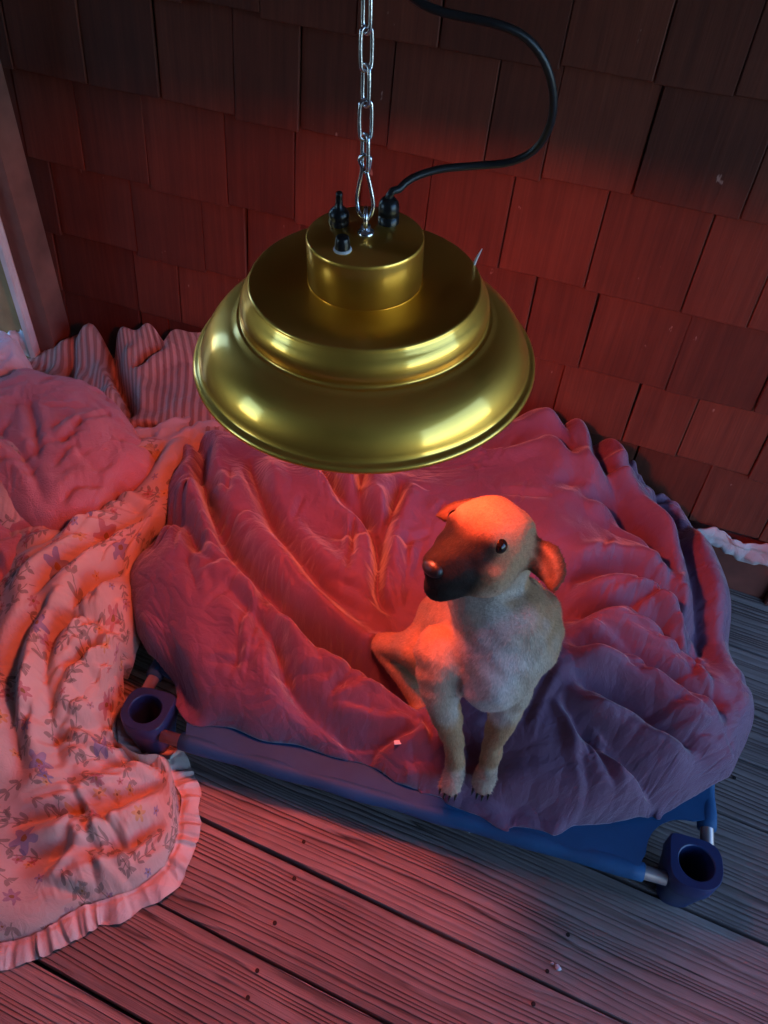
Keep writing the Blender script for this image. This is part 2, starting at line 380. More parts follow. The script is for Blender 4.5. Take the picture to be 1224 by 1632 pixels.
for ci in range(len(courses) - 1):
    z0, z1 = courses[ci], courses[ci + 1]
    xs = sorted(float(at(px, py, 'y', YW)[0]) for (px, py) in known.get(ci, []))
    full = []; x = -2.0
    targets = xs + [2.4]
    for tx in targets:
        while tx - x > .26:
            step = random.uniform(.13, .23)
            if tx - (x + step) < .10: step = (tx - x) / 2
            x += step; full.append(x)
        x = tx; full.append(x)
    full = [-2.0] + full
    for k in range(len(full) - 1):
        a, b = full[k], full[k + 1]
        if b - a < .03: continue
        wv, hv = (b - a - .0024) / 2, (z1 - z0) + .035
        jz = random.uniform(-.007, .005); tb = random.uniform(.010, .015)
        bm = bmesh.new()
        vs = [bm.verts.new(c) for c in ((-wv, 0, 0), (wv, 0, random.uniform(-.002, .002)), (wv, .012, 0), (-wv, .012, 0),
                                        (-wv, .020, hv), (wv, .020, hv), (wv, .026, hv), (-wv, .026, hv))]
        for f in ((0, 1, 5, 4), (3, 7, 6, 2), (0, 3, 2, 1), (4, 5, 6, 7), (0, 4, 7, 3), (1, 2, 6, 5)): bm.faces.new([vs[q] for q in f])
        bmesh.ops.bevel(bm, geom=bm.edges[:], offset=.0018, segments=1, affect='EDGES')
        bmesh.ops.recalc_face_normals(bm, faces=bm.faces[:])
        o = bm_obj('shingle', bm, M['shingle'])
        o.location = ((a + b) / 2 + .5, YW + random.uniform(-.003, .003) + .006 - 1.6, z0 + jz)
        o.rotation_euler = (random.uniform(-.006, .006), random.uniform(-.011, .011), random.uniform(-.016, .016)); o.parent = wall

# unseen porch enclosure added to dim and steer daylight: ceiling, house side, ends with openings
tag(bm_obj('ceiling', box_bm(-2.6, 1.75, -1.6, 1.70, 2.40, 2.46), M['ceil']), kind='structure')
fw = empty('front_wall', (-.9, -1.4, 0)); tag(fw, 'unseen dark boarded wall facing the shingles, added to hold back daylight', 'wall')
bm_obj('boarding', box_bm(-2.6, 1.70, -1.52, -1.40, -.05, 2.4), M['dark'], fw)
lw = empty('end_wall', (-1.9, 0, 0)); tag(lw, 'unseen dark boarded end wall beside the stained post, openings placed for daylight', 'wall')
for (y0, y1, z0, z1) in ((-1.40, 1.06, -.05, .95), (-1.40, 1.57, 1.75, 2.4), (-1.40, -.85, .95, 1.75), (-.15, 1.06, .95, 1.75)):
    bm_obj('boarding', box_bm(-1.98, -1.90, y0, y1, z0, z1), M['dark'], lw)
rw = empty('daylight_opening_wall', (1.65, 0, 0)); tag(rw, 'unseen dark boarded wall added with a wide opening sized for the daylight', 'wall')
for (y0, y1, z0, z1) in ((-1.40, 1.53, 2.0, 2.4), (-1.40, -.55, -.05, 2.0)):
    bm_obj('boarding', box_bm(1.62, 1.70, y0, y1, z0, z1), M['dark'], rw)

# post at the left end with the pale strip and tan board beside it
post = empty('porch_post', (-1.5, 1.44, 0)); tag(post, 'brown stained upright post in the left corner of the shingles', 'post')
xr = float(at(110, 515, 'y', 1.515)[0]); xl = float(at(52, 520, 'y', 1.44)[0])
bm_obj('shaft', box_bm(xl, xr, 1.44, 1.515, 0, 2.4, .005, 2), M['post'], post)
xt = float(at(42, 520, 'y', 1.42)[0])
tag(bm_obj('trim_strip', box_bm(xt - .022, xt, 1.42, 1.45, 0, 2.4, .003), M['pale']), 'thin pale painted trim strip beside the brown post', 'trim')
tag(bm_obj('tan_board', box_bm(xt - .24, xt - .026, 1.445, 1.47, 0, 2.4, .004), M['tan']), 'tan varnished upright board beyond the pale trim strip', 'board')

# ------------------------------------------------------------------ heat lamp
LK = 1.075
LO = CAM + (np.array([-.26854, .72371, 1.03132]) - CAM) * LK; LN = nrm((-.01647, -.06297, .99788))
LU = nrm(np.cross([0, 1, 0], LN)); LV = np.cross(LN, LU)
LM = Matrix(((LU[0], LV[0], LN[0], LO[0]), (LU[1], LV[1], LN[1], LO[1]), (LU[2], LV[2], LN[2], LO[2]), (0, 0, 0, 1))) @ Matrix.Scale(LK, 4)
lamp = empty('heat_lamp'); lamp.matrix_world = LM
tag(lamp, 'stepped gold metal heat lamp hanging on a chain above the cot', 'lamp')
def lpart(name, v, f, mat, smooth=True, parent=None):
    o = mesh_obj(name, v, f, mat, None, smooth); o.parent = parent or lamp; return o
def arc(p0, p1, bulge, n):                       # curved profile between two points
    p0, p1 = np.array(p0), np.array(p1); d = p1 - p0; nn = np.array([-d[1], d[0]])
    return [tuple(p0 + d * t + nn * bulge * 4 * t * (1 - t)) for t in np.linspace(0, 1, n)]
prof = [(.1900, -.004), (.1935, -.0045), (.1955, -.002), (.1950, .0015), (.1915, .0035), (.1885, .0042)]
prof += arc((.1872, .0058), (.1420, .0545), -.125, 14)
prof += [(.1405, .0563), (.1388, .0568), (.1368, .0570)]
prof += arc((.1352, .0590), (.1272, .0868), -.12, 10)
prof += [(.1262, .0892), (.1250, .0905), (.1246, .0925), (.1236, .0945), (.1215, .0952)]
prof += [(.09, .0954), (.0625, .0956)]
inner = [(max(r - .0025, .001), z - .0022) for (r, z) in reversed(prof[5:])]
v, f = lathe_geo(prof + [(.060, .0956), (.058, .0932)] + inner + [(.1880, -.003)], 96)
lpart('shade', v, f, M['brass'])
neckp = [(.0603, .0945), (.0606, .0975), (.0605, .140), (.0602, .1440), (.0590, .1452), (.0, .1453)]
v, f = lathe_geo(neckp, 72); lpart('neck', v, f, M['brass'])
# red bulb, the lit lamp itself
s_ = NB('red_heat_bulb'); s_.set(color=(.5, .02, .01), rough=.2, emit=(1.0, .122, .060), estr=BULB_STRENGTH)
bt = np.array(Matrix.Rotation(rad(3), 3, 'Y') @ Matrix.Rotation(rad(3), 3, 'X'))
v, f = lathe_geo([(.0001, -.010), (.02, -.009), (.036, -.005), (.0455, .006), (.0475, .014)], 32)
lpart('bulb_face', (np.array(v) - [0, 0, .09]) @ bt.T + [0, 0, .102], f, s_.m)
v, f = lathe_geo([(.0475, .014), (.048, .022), (.044, .042), (.032, .062), (.02, .08), (.0165, .0925)], 32)
lpart('bulb_reflector', (np.array(v) - [0, 0, .09]) @ bt.T + [0, 0, .102], f, M['chrome'])
v, f = lathe_geo([(.0215, .078), (.0225, .0935), (.0001, .0935)], 24); lpart('socket', v, f, M['black'])
# fittings on the neck top (local coordinates: +x right, -y towards the camera)
def lathe_at(name, prof, x, y, z, mat, seg=24, parent=None, tilt=None):
    v, f = lathe_geo(prof, seg); v = np.array(v)
    if tilt is not None: v = v @ np.array(Matrix.Rotation(tilt[0], 3, 'X') @ Matrix.Rotation(tilt[1], 3, 'Y')).T
    return lpart(name, v + np.array([x, y, z]), f, mat, True, parent)
def lplane(px, py, zl):                          # image point onto the lamp's own plane at height zl
    d = RM @ np.array([px - 612., py - 816., F_PX]); o0 = LO + LN * zl * LK
    t = ((o0 - CAM) @ LN) / (d @ LN); q = CAM + d * t - LO
    return q @ LU / LK, q @ LV / LK
zt = .1450
x, y = lplane(540, 357, zt)
sw = lathe_at('switch_boot', [(.0100, 0), (.0108, .003), (.0100, .006), (.0095, .0075), (.0108, .010), (.0100, .014), (.0070, .0175), (.0040, .020), (.0034, .030), (.0036, .033), (.0030, .0352), (.0001, .0358)], x, y, zt, M['black'], tilt=(.05, .06))
x, y = lplane(546, 399, zt)
kb = lathe_at('fuse_cap', [(.0079, .0025), (.0076, .008), (.0066, .0135), (.0058, .0148), (.0001, .0149)], x, y, zt, M['black'])
lathe_at('washer', [(.0090, 0), (.0093, .0012), (.0088, .0028), (.006, .003)], x, y, zt, M['whiteplastic'], parent=kb)
gx, gy = lplane(619, 354, zt)
gl = lathe_at('cable_gland', [(.0112, 0), (.0112, .007), (.0098, .0078), (.0098, .0085), (.0110, .0092), (.0112, .017), (.0098, .022), (.0070, .0255), (.0052, .0265), (.0001, .027)], gx, gy, zt, M['black'], seg=12)
ex, ey = lplane(583, 372, zt)
eb = lathe_at('eye_bolt', [(.0085, 0), (.0088, .002), (.0070, .0035), (.0052, .0045), (.0048, .009), (.0001, .010)], ex, ey, zt, M['chrome'])
ring = [(ex + .0085 * math.cos(a) * .35, ey + .0085 * math.cos(a) * -.94, zt + .0165 + .0100 * math.sin(a)) for a in np.linspace(0, 2 * math.pi, 24, endpoint=False)]
v, f = tube_geo(ring, .0023, 10, True); lpart('eye_ring', v, f, M['chrome'], True, eb)
# nylon tie end standing up behind the shade
def l2w(p): return LO + (LU * p[0] + LV * p[1] + LN * p[2]) * LK
tx0 = lplane(752, 432, .088); tx1 = lplane(762, 392, .088)
v, f = tube_geo([(tx0[0] - .004, tx0[1] - .02, .083), (tx0[0], tx0[1], .088), (tx0[0] + .002, tx0[1] + .006, .100), (tx0[0] + .0065, tx0[1] + .008, .112)], [.0014, .0016, .0016, .0005], 6)
lpart('tie_end', v, f, M['whiteplastic'])

# snap hook, chain, cable: each its own thing
eye_w = l2w((ex, ey, zt + .0225))
hook_top = at(583, 254, 'y', eye_w[1] + .002)
hk = empty('snap_hook', tuple(eye_w)); tag(hk, 'zinc snap hook joining the chain to the lamp eye', 'hook')
def sc(px, py, dy=0.0): return at(px, py, 'y', eye_w[1] + dy)
hp = [sc(583, 348, -.004), sc(573, 340, -.003), sc(569, 318), sc(572, 296), sc(577, 270), sc(573, 254), sc(581, 247), sc(590, 252), sc(588, 268), sc(584, 278, -.003)]
tube('hook_body', catmull(hp, 50), .0021, M['chrome'], hk, 10)
gp = [sc(584, 272, -.004), sc(590, 296, -.003), sc(595, 325, -.003), sc(591, 343, -.003), sc(584, 349, -.003)]
tube('gate', catmull(gp, 24), .0021, M['chrome'], hk, 10)
ch = empty('chain', tuple(hook_top)); tag(ch, 'bright zinc steel link chain running up from the lamp', 'chain')
c0 = sc(582, 262); c1 = at(585, -10, 'y', eye_w[1] + .01); cdir = nrm(c1 - c0)
pitch = .0310; LL = .0210; nlinks = int((2.40 - c0[2]) / (cdir[2] * pitch)) + 1
side0 = nrm(np.cross(cdir, [0.3, 1, 0])); side1 = np.cross(cdir, side0)
for i in range(nlinks):
    c = c0 + cdir * (pitch * (i + .35)); ang = (rad(62) if i % 2 else rad(-18)) + random.uniform(-.2, .2)
    sd_ = side0 * math.cos(ang) + side1 * math.sin(ang); pth = []
    for a in np.linspace(0, 2 * math.pi, 28, endpoint=False):
        ca, sa = math.cos(a), math.sin(a); lx = .0062 * ca; ly = .0062 * sa + math.copysign(LL - .0088, sa) * min(1, abs(sa) * 3)
        pth.append(c + sd_ * lx + cdir * ly)
    tube('link', pth, .00205, M['chrome'], ch, 8, True)
gt = l2w((gx, gy, zt + .020)); gt2 = l2w((gx + .001, gy, zt + .034))
cp = [gt, gt2, at(632, 305, 'y', gt[1] + .005), at(655, 285, 'y', gt[1] + .02), at(700, 270, 'y', gt[1] + .04), at(760, 264, 'y', gt[1] + .06), at(815, 258, 'y', gt[1] + .07), at(855, 236, 'y', gt[1] + .07), at(878, 195, 'y', gt[1] + .06), at(881, 145, 'y', gt[1] + .05),
      at(866, 95, 'y', gt[1] + .04), at(835, 58, 'y', gt[1] + .03), at(790, 38, 'y', gt[1] + .02), at(735, 26, 'y', gt[1] + .015), at(690, 14, 'y', gt[1] + .01), at(655, -8, 'y', gt[1] + .01), at(630, -60, 'y', gt[1] + .01)]
e_ = cp[-1]; cp += [e_ + np.array([-.03, 0, .2]), np.array([e_[0] - .05, e_[1], 2.40])]
cb = tube('power_cable', resample(cp, 160), .0042, M['cable'], None, 12); tag(cb, 'black power cable looping from the lamp up the wall', 'cable')

# ------------------------------------------------------------------ raised dog cot
ZC = .118
A = at(233, 1133, 'z', ZC); B = at(1108, 1378, 'z', ZC)
ux = nrm(B - A); uy = np.array([-ux[1], ux[0], 0]); LC = np.linalg.norm(B - A); WC = .76
cot = empty('dog_cot', (float((A + B)[0] / 2), float((A + B)[1] / 2), 0)); tag(cot, 'low blue raised cot with plastic corner feet under the duvet', 'cot')
def cp_(s, t, z): return A + ux * s + uy * t + np.array([0, 0, z - ZC])
RT = .0125; RO = .030; RZ = ZC - .022
for (p, q) in (((.045, -RO), (LC - .045, -RO)), ((.045, WC + RO), (LC - .045, WC + RO)), ((-RO, .045), (-RO, WC - .045)), ((LC + RO, .045), (LC + RO, WC - .045))):
    tube('rail', [cp_(p[0], p[1], RZ), cp_(q[0], q[1], RZ)], RT, M['tube'], cot, 14)
CUT = .098
def sleeve(p, q):
    p, q = np.array(p), np.array(q); d = nrm(q - p); P = [p + d * t for t in np.linspace(CUT - .012, np.linalg.norm(q - p) - CUT + .012, 40)]
    P = [cp_(a[0], a[1], RZ + .0010 * math.sin(i * 1.1)) for i, a in enumerate(P)]
    tube('sleeve', P, [.0175 + .0012 * math.sin(i * .9) for i in range(40)], M['navy'], cot, 16)
sleeve((0, -RO), (LC, -RO)); sleeve((0, WC + RO), (LC, WC + RO)); sleeve((-RO, 0), (-RO, WC)); sleeve((LC + RO, 0), (LC + RO, WC))
# sling with scalloped corners
ol = []
for (cx, cy, a0, e0, e1) in ((0, 0, 90, (-RO, CUT), (CUT, -RO)), (LC, 0, 180, (LC - CUT, -RO), (LC + RO, CUT)), (LC, WC, 270, (LC + RO, WC - CUT), (LC - CUT, WC + RO)), (0, WC, 360, (CUT, WC + RO), (-RO, WC - CUT))):
    arcp = [(cx + CUT * .88 * math.cos(rad(a0 - t)), cy + CUT * .88 * math.sin(rad(a0 - t))) for t in np.linspace(0, 90, 12)]
    ol += [e0] + arcp + [e1]
bm = bmesh.new(); vs = [bm.verts.new(tuple(cp_(a, b, RZ + .0165))) for (a, b) in ol]; fc = bm.faces.new(vs)
r_ = bmesh.ops.extrude_face_region(bm, geom=[fc])
for e in r_['geom']:
    if isinstance(e, bmesh.types.BMVert): e.co.z -= .004
bmesh.ops.recalc_face_normals(bm, faces=bm.faces[:]); bm_obj('sling', bm, M['navy'], cot)
def corner_foot(s, t, sx, sy):
    # sx, sy: outward direction of this corner. rounded outside, square towards the rails
    n = 48; HW = .048; hr = .0315; verts = []; faces = []
    def outline(k, grow):
        a = 2 * math.pi * k / n; c, s2 = math.cos(a), math.sin(a)
        ex_ = 2.2 if (c * sx > 0 and s2 * sy > 0) else (3.2 if (c * sx > 0 or s2 * sy > 0) else 9.0)
        r = 1.0 / ((abs(c) ** ex_ + abs(s2) ** ex_) ** (1 / ex_)) * HW * grow
        return r * c, r * s2
    levels = [('i', hr, .0), ('i', hr * .985, ZC - .004), ('i', hr, ZC + .0065), ('i', hr + .002, ZC + .0085), ('o', .96, ZC + .0085), ('o', 1.0, ZC + .005), ('o', 1.0, ZC - .036), ('o', .96, ZC - .040), ('o', .74, .01), ('o', .72, .0)]
    for (kd, val, z) in levels:
        for k in range(n):
            if kd == 'i': a = 2 * math.pi * k / n; x, y = val * math.cos(a), val * math.sin(a)
            else: x, y = outline(k, val)
            verts.append(cp_(s + x, t + y, z))
    for i in range(len(levels) - 1):
        for k in range(n): faces.append((i * n + k, i * n + (k + 1) % n, (i + 1) * n + (k + 1) % n, (i + 1) * n + k))
    o = mesh_obj('corner_foot', verts, faces, M['foot'], cot)
    md = o.modifiers.new('edge', 'EDGE_SPLIT'); md.split_angle = rad(40)
corner_foot(0, 0, -1, -1); corner_foot(LC, 0, 1, -1); corner_foot(LC, WC, 1, 1); corner_foot(0, WC, -1, 1)
for s2 in (.09, LC * .62):
    p = cp_(s2, -RO - .004, RZ - .02)
    tube('lacing_knot', [p + np.array([-.006, 0, .006]), p, p + np.array([.005, -.004, .001]), p + np.array([.004, .004, .008])], .0032, M['whiteplastic'], cot, 8)

# ------------------------------------------------------------------ crumpled cloth: excess material buckling over a soft filling
def up2(a):
    n, m = a.shape[:2]; out = np.zeros((2 * n - 1, 2 * m - 1) + a.shape[2:])
    out[::2, ::2] = a; out[1::2, ::2] = (a[:-1] + a[1:]) / 2; out[:, 1::2] = (out[:, :-1:2] + out[:, 2::2]) / 2
    return out
def smooth_noise(shape, cells, seed):
    r = np.random.default_rng(seed); a = r.standard_normal((max(2, int(cells * shape[0] / max(shape))) + 3, max(2, int(cells * shape[1] / max(shape))) + 3))
    yi = np.linspace(0, a.shape[0] - 1.001, shape[0]); xi = np.linspace(0, a.shape[1] - 1.001, shape[1])
    y0 = yi.astype(int); x0 = xi.astype(int); fy = (yi - y0); fx = (xi - x0); fy = fy * fy * (3 - 2 * fy); fx = fx * fx * (3 - 2 * fx)
    fy = fy[:, None]; fx = fx[None, :]
    return (a[y0][:, x0] * (1 - fy) * (1 - fx) + a[y0 + 1][:, x0] * fy * (1 - fx) + a[y0][:, x0 + 1] * (1 - fy) * fx + a[y0 + 1][:, x0 + 1] * fy * fx)
def proj_axis(P, L, axis, k):
    for par in (0, 1):
        if axis == 0: a = P[par:-1:2]; b = P[par + 1::2]; l = L[par::2]
        else: a = P[:, par:-1:2]; b = P[:, par + 1::2]; l = L[:, par::2]
        n = min(a.shape[axis], b.shape[axis])
        if axis == 0: a = a[:n]; b = b[:n]; l = l[:n]
        else: a = a[:, :n]; b = b[:, :n]; l = l[:, :n]
        d = b - a; ln = np.sqrt((d * d).sum(-1)) + 1e-9
        c = (k * .5 * (ln - l) / ln)[..., None] * d
        a += c; b -= c
def proj_diag(P, L1, L2, k):
    for (sa, sb, L) in (((slice(None, -1), slice(None, -1)), (slice(1, None), slice(1, None)), L1), ((slice(None, -1), slice(1, None)), (slice(1, None), slice(None, -1)), L2)):
        a = P[sa]; b = P[sb]; d = b - a; ln = np.sqrt((d * d).sum(-1)) + 1e-9
        c = (k * .25 * (ln - L) / ln)[..., None] * d
        P[sa] += c; P[sb] -= c
def lap(P):
    Q = np.zeros_like(P); Q[1:-1, 1:-1] = (P[2:, 1:-1] + P[:-2, 1:-1] + P[1:-1, 2:] + P[1:-1, :-2]) / 4 - P[1:-1, 1:-1]
    return Q
def buckle(P0, eu, ev, levels=3, its=(160, 110, 60), kz=.010, kxy=.03, bend=(.10, .10, .12), floor=None, seed=1, amp=.004, lift=0.0, gain=(1, .93, .88)):
    """P0: fine grid. eu, ev: extra material along the two directions."""
    step = 2 ** (levels - 1); T = P0[::step, ::step].copy(); P = T.copy(); off = None
    for lv in range(levels):
        st = 2 ** (levels - 1 - lv); T = P0[::st, ::st]; U = eu[::st, ::st]; W = ev[::st, ::st]
        if lv == 0: P = T.copy()
        else: P = T + up2(off)
        P[..., 2] += amp * smooth_noise(T.shape[:2], 26 * (lv + 1), seed + lv) * (1.0 if lv == 0 else .35)
        g_ = gain[lv]
        Lu = np.linalg.norm(np.diff(T, axis=0), axis=-1) * (1 + g_ * (U[1:] + U[:-1]) / 2)
        Lv = np.linalg.norm(np.diff(T, axis=1), axis=-1) * (1 + g_ * (W[:, 1:] + W[:, :-1]) / 2)
        D1 = np.sqrt((((Lu[:, :-1] + Lu[:, 1:]) / 2) ** 2 + ((Lv[:-1] + Lv[1:]) / 2) ** 2)); D2 = D1
        dd1 = T[1:, 1:] - T[:-1, :-1]; dd2 = T[1:, :-1] - T[:-1, 1:]
        r1 = np.linalg.norm(dd1, axis=-1); r2 = np.linalg.norm(dd2, axis=-1); sc_ = D1 / np.sqrt((r1 ** 2 + r2 ** 2) / 2)
        D1 = r1 * sc_; D2 = r2 * sc_
        vel = np.zeros_like(P)
        for it in range(its[lv]):
            Q = P.copy()
            P = P + vel * .86
            proj_axis(P, Lu, 0, .9); proj_axis(P, Lv, 1, .9); proj_diag(P, D1, D2, .8)
            P += bend[lv] * lap(P)
            dlt = T - P; P[..., :2] += kxy * dlt[..., :2]; P[..., 2] += kz * dlt[..., 2] + lift
            if floor is not None:
                P[..., 2] = np.maximum(P[..., 2], floor[::st, ::st])
            vel = P - Q
        off = P - T
    return P
def coons(front, right, back, left, nu, nv):
    f_ = resample(front, nu); b_ = resample(back, nu); l_ = resample(left, nv); r_2 = resample(right, nv)
    u = np.linspace(0, 1, nu)[None, :, None]; v_ = np.linspace(0, 1, nv)[:, None, None]
    ruled = (1 - v_) * f_[None] + v_ * b_[None] + (1 - u) * l_[:, None] + u * r_2[:, None]
    bil = (1 - u) * (1 - v_) * f_[0] + u * (1 - v_) * f_[-1] + (1 - u) * v_ * b_[0] + u * v_ * b_[-1]
    return ruled - bil
def edge_dist(P):
    n, m = P.shape[:2]; cu = np.concatenate([np.zeros((n, 1)), np.cumsum(np.linalg.norm(np.diff(P, axis=1), axis=-1), 1)], 1)
    cv = np.concatenate([np.zeros((1, m)), np.cumsum(np.linalg.norm(np.diff(P, axis=0), axis=-1), 0)], 0)
    return cu, cu[:, -1:] - cu, cv, cv[-1:] - cv
FOLD = 1.6
def stroke(P, pts, w_, depth, ridge=0.0, side=0, taper=.2):
    w_ = w_ * 1.2; pts = resample(np.array([p[:2] for p in pts]), 26); X = P[..., :2]; best = np.full(X.shape[:2], 9.0); tt = np.zeros_like(best); sg = np.zeros_like(best)
    for i in range(len(pts) - 1):
        a, b = pts[i], pts[i + 1]; d = b - a; L2 = d @ d; t = np.clip(((X - a) @ d) / L2, 0, 1); q = X - a - t[..., None] * d
        ds = np.sqrt((q * q).sum(-1)); m_ = ds < best
        best = np.where(m_, ds, best); tt = np.where(m_, (i + t) / (len(pts) - 1), tt); sg = np.where(m_, np.sign(d[0] * q[..., 1] - d[1] * q[..., 0]), sg)
    env = np.clip(tt / taper, 0, 1) * np.clip((1 - tt) / taper, 0, 1); env = env * env * (3 - 2 * env)
    depth = depth * FOLD; ridge = ridge * FOLD
    z = -depth * (.6 * np.exp(-(best / w_) ** 2) + .4 * np.exp(-best / (.7 * w_)))
    rg = np.exp(-((best - 2.0 * w_) / (1.4 * w_)) ** 2)
    z = z + ridge * rg * (1.0 if side == 0 else np.where(sg == side, 1.0, .15))
    P[..., 2] += env * z
CREASE = 1.0
def crease(P, pts, w_, depth, ridge, side):
    """sharp pinched fold: V-shaped valley with a soft ridge on one side, computed only near the stroke"""
    pts = np.array([p[:2] for p in pts]); lo = pts.min(0) - 6 * w_; hi = pts.max(0) + 6 * w_
    m_ = ((P[..., 0] > lo[0]) & (P[..., 0] < hi[0]) & (P[..., 1] > lo[1]) & (P[..., 1] < hi[1]))
    if not m_.any(): return
    X = P[m_][:, :2]; best = np.full(len(X), 9.0); tt = np.zeros(len(X)); sg = np.zeros(len(X))
    for i in range(len(pts) - 1):
        a, b = pts[i], pts[i + 1]; d = b - a; t = np.clip(((X - a) @ d) / (d @ d), 0, 1); q = X - a - t[:, None] * d
        ds = np.sqrt((q * q).sum(-1)); k = ds < best
        best = np.where(k, ds, best); tt = np.where(k, (i + t) / (len(pts) - 1), tt); sg = np.where(k, np.sign(d[0] * q[:, 1] - d[1] * q[:, 0]), sg)
    env = np.clip(tt / .3, 0, 1) * np.clip((1 - tt) / .35, 0, 1); env = env * (2 - env)
    depth = depth * CREASE; ridge = ridge * CREASE
    z = -depth * np.exp(-best / w_) + ridge * np.exp(-((best - 2.2 * w_) / (1.3 * w_)) ** 2) * np.where(sg == side, 1.0, .25)
    Q = P[m_]; Q[:, 2] += env * z; P[m_] = Q
def fold_rays(P, centre, n, a0, a1, l0, l1, w0, w1, dep, rng, curl=.6):
    """creases radiating from a pinch point; angles in degrees in the floor plane"""
    for k in range(n):
        a = rad(rng.uniform(a0, a1)); L = rng.uniform(l0, l1); st = rng.uniform(.01, .05); c_ = rng.uniform(-curl, curl)
        pts = [np.array([centre[0] + math.cos(a) * st, centre[1] + math.sin(a) * st])]
        for q in range(7):
            a += c_ / 7 + rng.normal(0, .06); pts.append(pts[-1] + np.array([math.cos(a), math.sin(a)]) * L / 7)
        w_ = rng.uniform(w0, w1); crease(P, pts, w_, dep * w_ / w1 * rng.uniform(.6, 1.2), dep * .6 * w_ / w1, rng.choice([-1, 1]))
def cloth_obj(name, P, mat, parent=None, uvs=None, skirt=None, subdiv=0):
    """grid to mesh; skirt = (inset, drop) tucks the border under"""
    if skirt:
        c = P.reshape(-1, 3).mean(0)
        def ringed(P_, ins, drop):
            n, m = P_.shape[:2]; Q = np.zeros((n + 2, m + 2, 3)); Q[1:-1, 1:-1] = P_
            Q[0, 1:-1] = P_[0]; Q[-1, 1:-1] = P_[-1]; Q[1:-1, 0] = P_[:, 0]; Q[1:-1, -1] = P_[:, -1]
            Q[0, 0] = P_[0, 0]; Q[0, -1] = P_[0, -1]; Q[-1, 0] = P_[-1, 0]; Q[-1, -1] = P_[-1, -1]
            bm_ = np.ones((n + 2, m + 2), bool); bm_[1:-1, 1:-1] = False
            dv = c[None, None, :2] - Q[..., :2]; dv /= np.linalg.norm(dv, axis=-1)[..., None]
            Q[bm_, :2] += dv[bm_] * ins; Q[bm_, 2] = np.maximum(Q[bm_, 2] - drop, skirt[2])
            return Q
        P = ringed(P, -.004, .012); P = ringed(P, .004, .016); P = ringed(P, skirt[0], skirt[1])
    n, m = P.shape[:2]
    idx = np.arange(n * m).reshape(n, m)
    faces = np.stack([idx[:-1, :-1], idx[:-1, 1:], idx[1:, 1:], idx[1:, :-1]], -1).reshape(-1, 4)
    if uvs is None:
        cu = np.concatenate([np.zeros((n, 1)), np.cumsum(np.linalg.norm(np.diff(P, axis=1), axis=-1), 1)], 1)
        cv = np.concatenate([np.zeros((1, m)), np.cumsum(np.linalg.norm(np.diff(P, axis=0), axis=-1), 0)], 0)
        uvs = np.stack([cu.mean(0)[None].repeat(n, 0), cv.mean(1)[:, None].repeat(m, 1)], -1)
    o = mesh_obj(name, P.reshape(-1, 3), faces, mat, parent, True, uvs.reshape(-1, 2))
    if subdiv:
        md = o.modifiers.new('smooth', 'SUBSURF'); md.levels = md.render_levels = subdiv
    return o
def ats(lst, z=None): return [at(p[0], p[1], 'z', p[2] if z is None else z) for p in lst]
def sst(x, a, b): t = np.clip((x - a) / (b - a), 0, 1); return t * t * (3 - 2 * t)

# maroon duvet
front = ats([(235, 1035, .155), (285, 1084, .138), (322, 1138, .138), (370, 1150, .138), (420, 1170, .138), (480, 1178, .138), (540, 1196, .138), (590, 1206, .138), (640, 1236, .138), (690, 1252, .138), (760, 1268, .138), (860, 1294, .138), (960, 1300, .138), (1060, 1284, .138), (1150, 1248, .138)])
right = ats([(1150, 1248, .15), (1184, 1195, .15), (1196, 1150, .16), (1168, 1080, .17), (1152, 980, .18), (1122, 892, .19), (1092, 832, .2)])
back = [at(300, 705, 'z', .28), at(420, 690, 'z', .29), at(560, 690, 'z', .30), at(700, 690, 'z', .31)] + [at(820, 680, 'y', 1.515), at(880, 690, 'y', 1.52), at(950, 722, 'y', 1.515), at(1025, 775, 'y', 1.51), at(1092, 832, 'z', .2)]
left = ats([(235, 1035, .155), (208, 975, .18), (208, 905, .20), (262, 850, .22), (262, 790, .25), (275, 735, .27), (300, 705, .28)])
NU, NV = 353, 273
P0 = coons(front, right, back, left, NU, NV)
a_, b_, c_, d_ = edge_dist(P0)
def prof_(d, w_): t = np.clip(d / w_, 0, 1); return np.sqrt(np.clip(1 - (1 - t) ** 2, 0, 1))
P0[..., 2] += .095 * prof_(np.minimum(a_, c_), .12) * np.minimum(prof_(b_, .07), prof_(d_, .05)) * (1 - .55 * sst(np.linspace(0, 1, NV)[:, None], .6, 1.0))
def Z(*q): return [at(x_, y_, 'z', .21) for (x_, y_) in q]
P0[..., 2] += .018 * smooth_noise(P0.shape[:2], 7, 3)
stroke(P0, Z((985, 745), (1030, 840), (1060, 935), (1092, 1030), (1112, 1120)), .022, .026, .018, 0, .2)
stroke(P0, Z((930, 720), (985, 775), (1000, 830), (970, 850)), .016, .03, .014)
stroke(P0, Z((900, 760), (960, 800), (985, 850)), .013, .02, .012)
stroke(P0, Z((830, 700), (900, 760), (930, 850), (1000, 900)), .017, .022, .016)
stroke(P0, Z((880, 880), (960, 890), (1030, 960)), .014, .016, .012)
stroke(P0, Z((720, 760), (780, 790), (850, 800), (900, 850)), .014, .016, .012)
stroke(P0, Z((840, 860), (920, 870), (1010, 950), (1060, 1040)), .018, .016, .014)
stroke(P0, Z((870, 990), (960, 985), (1040, 1020), (1100, 1070)), .013, .018, .014)
stroke(P0, Z((875, 1030), (980, 1035), (1080, 1085)), .012, .017, .012)
stroke(P0, Z((870, 1075), (970, 1085), (1080, 1130), (1150, 1160)), .014, .022, .018)
stroke(P0, Z((880, 1120), (980, 1150), (1070, 1200), (1130, 1215)), .016, .026, .018)
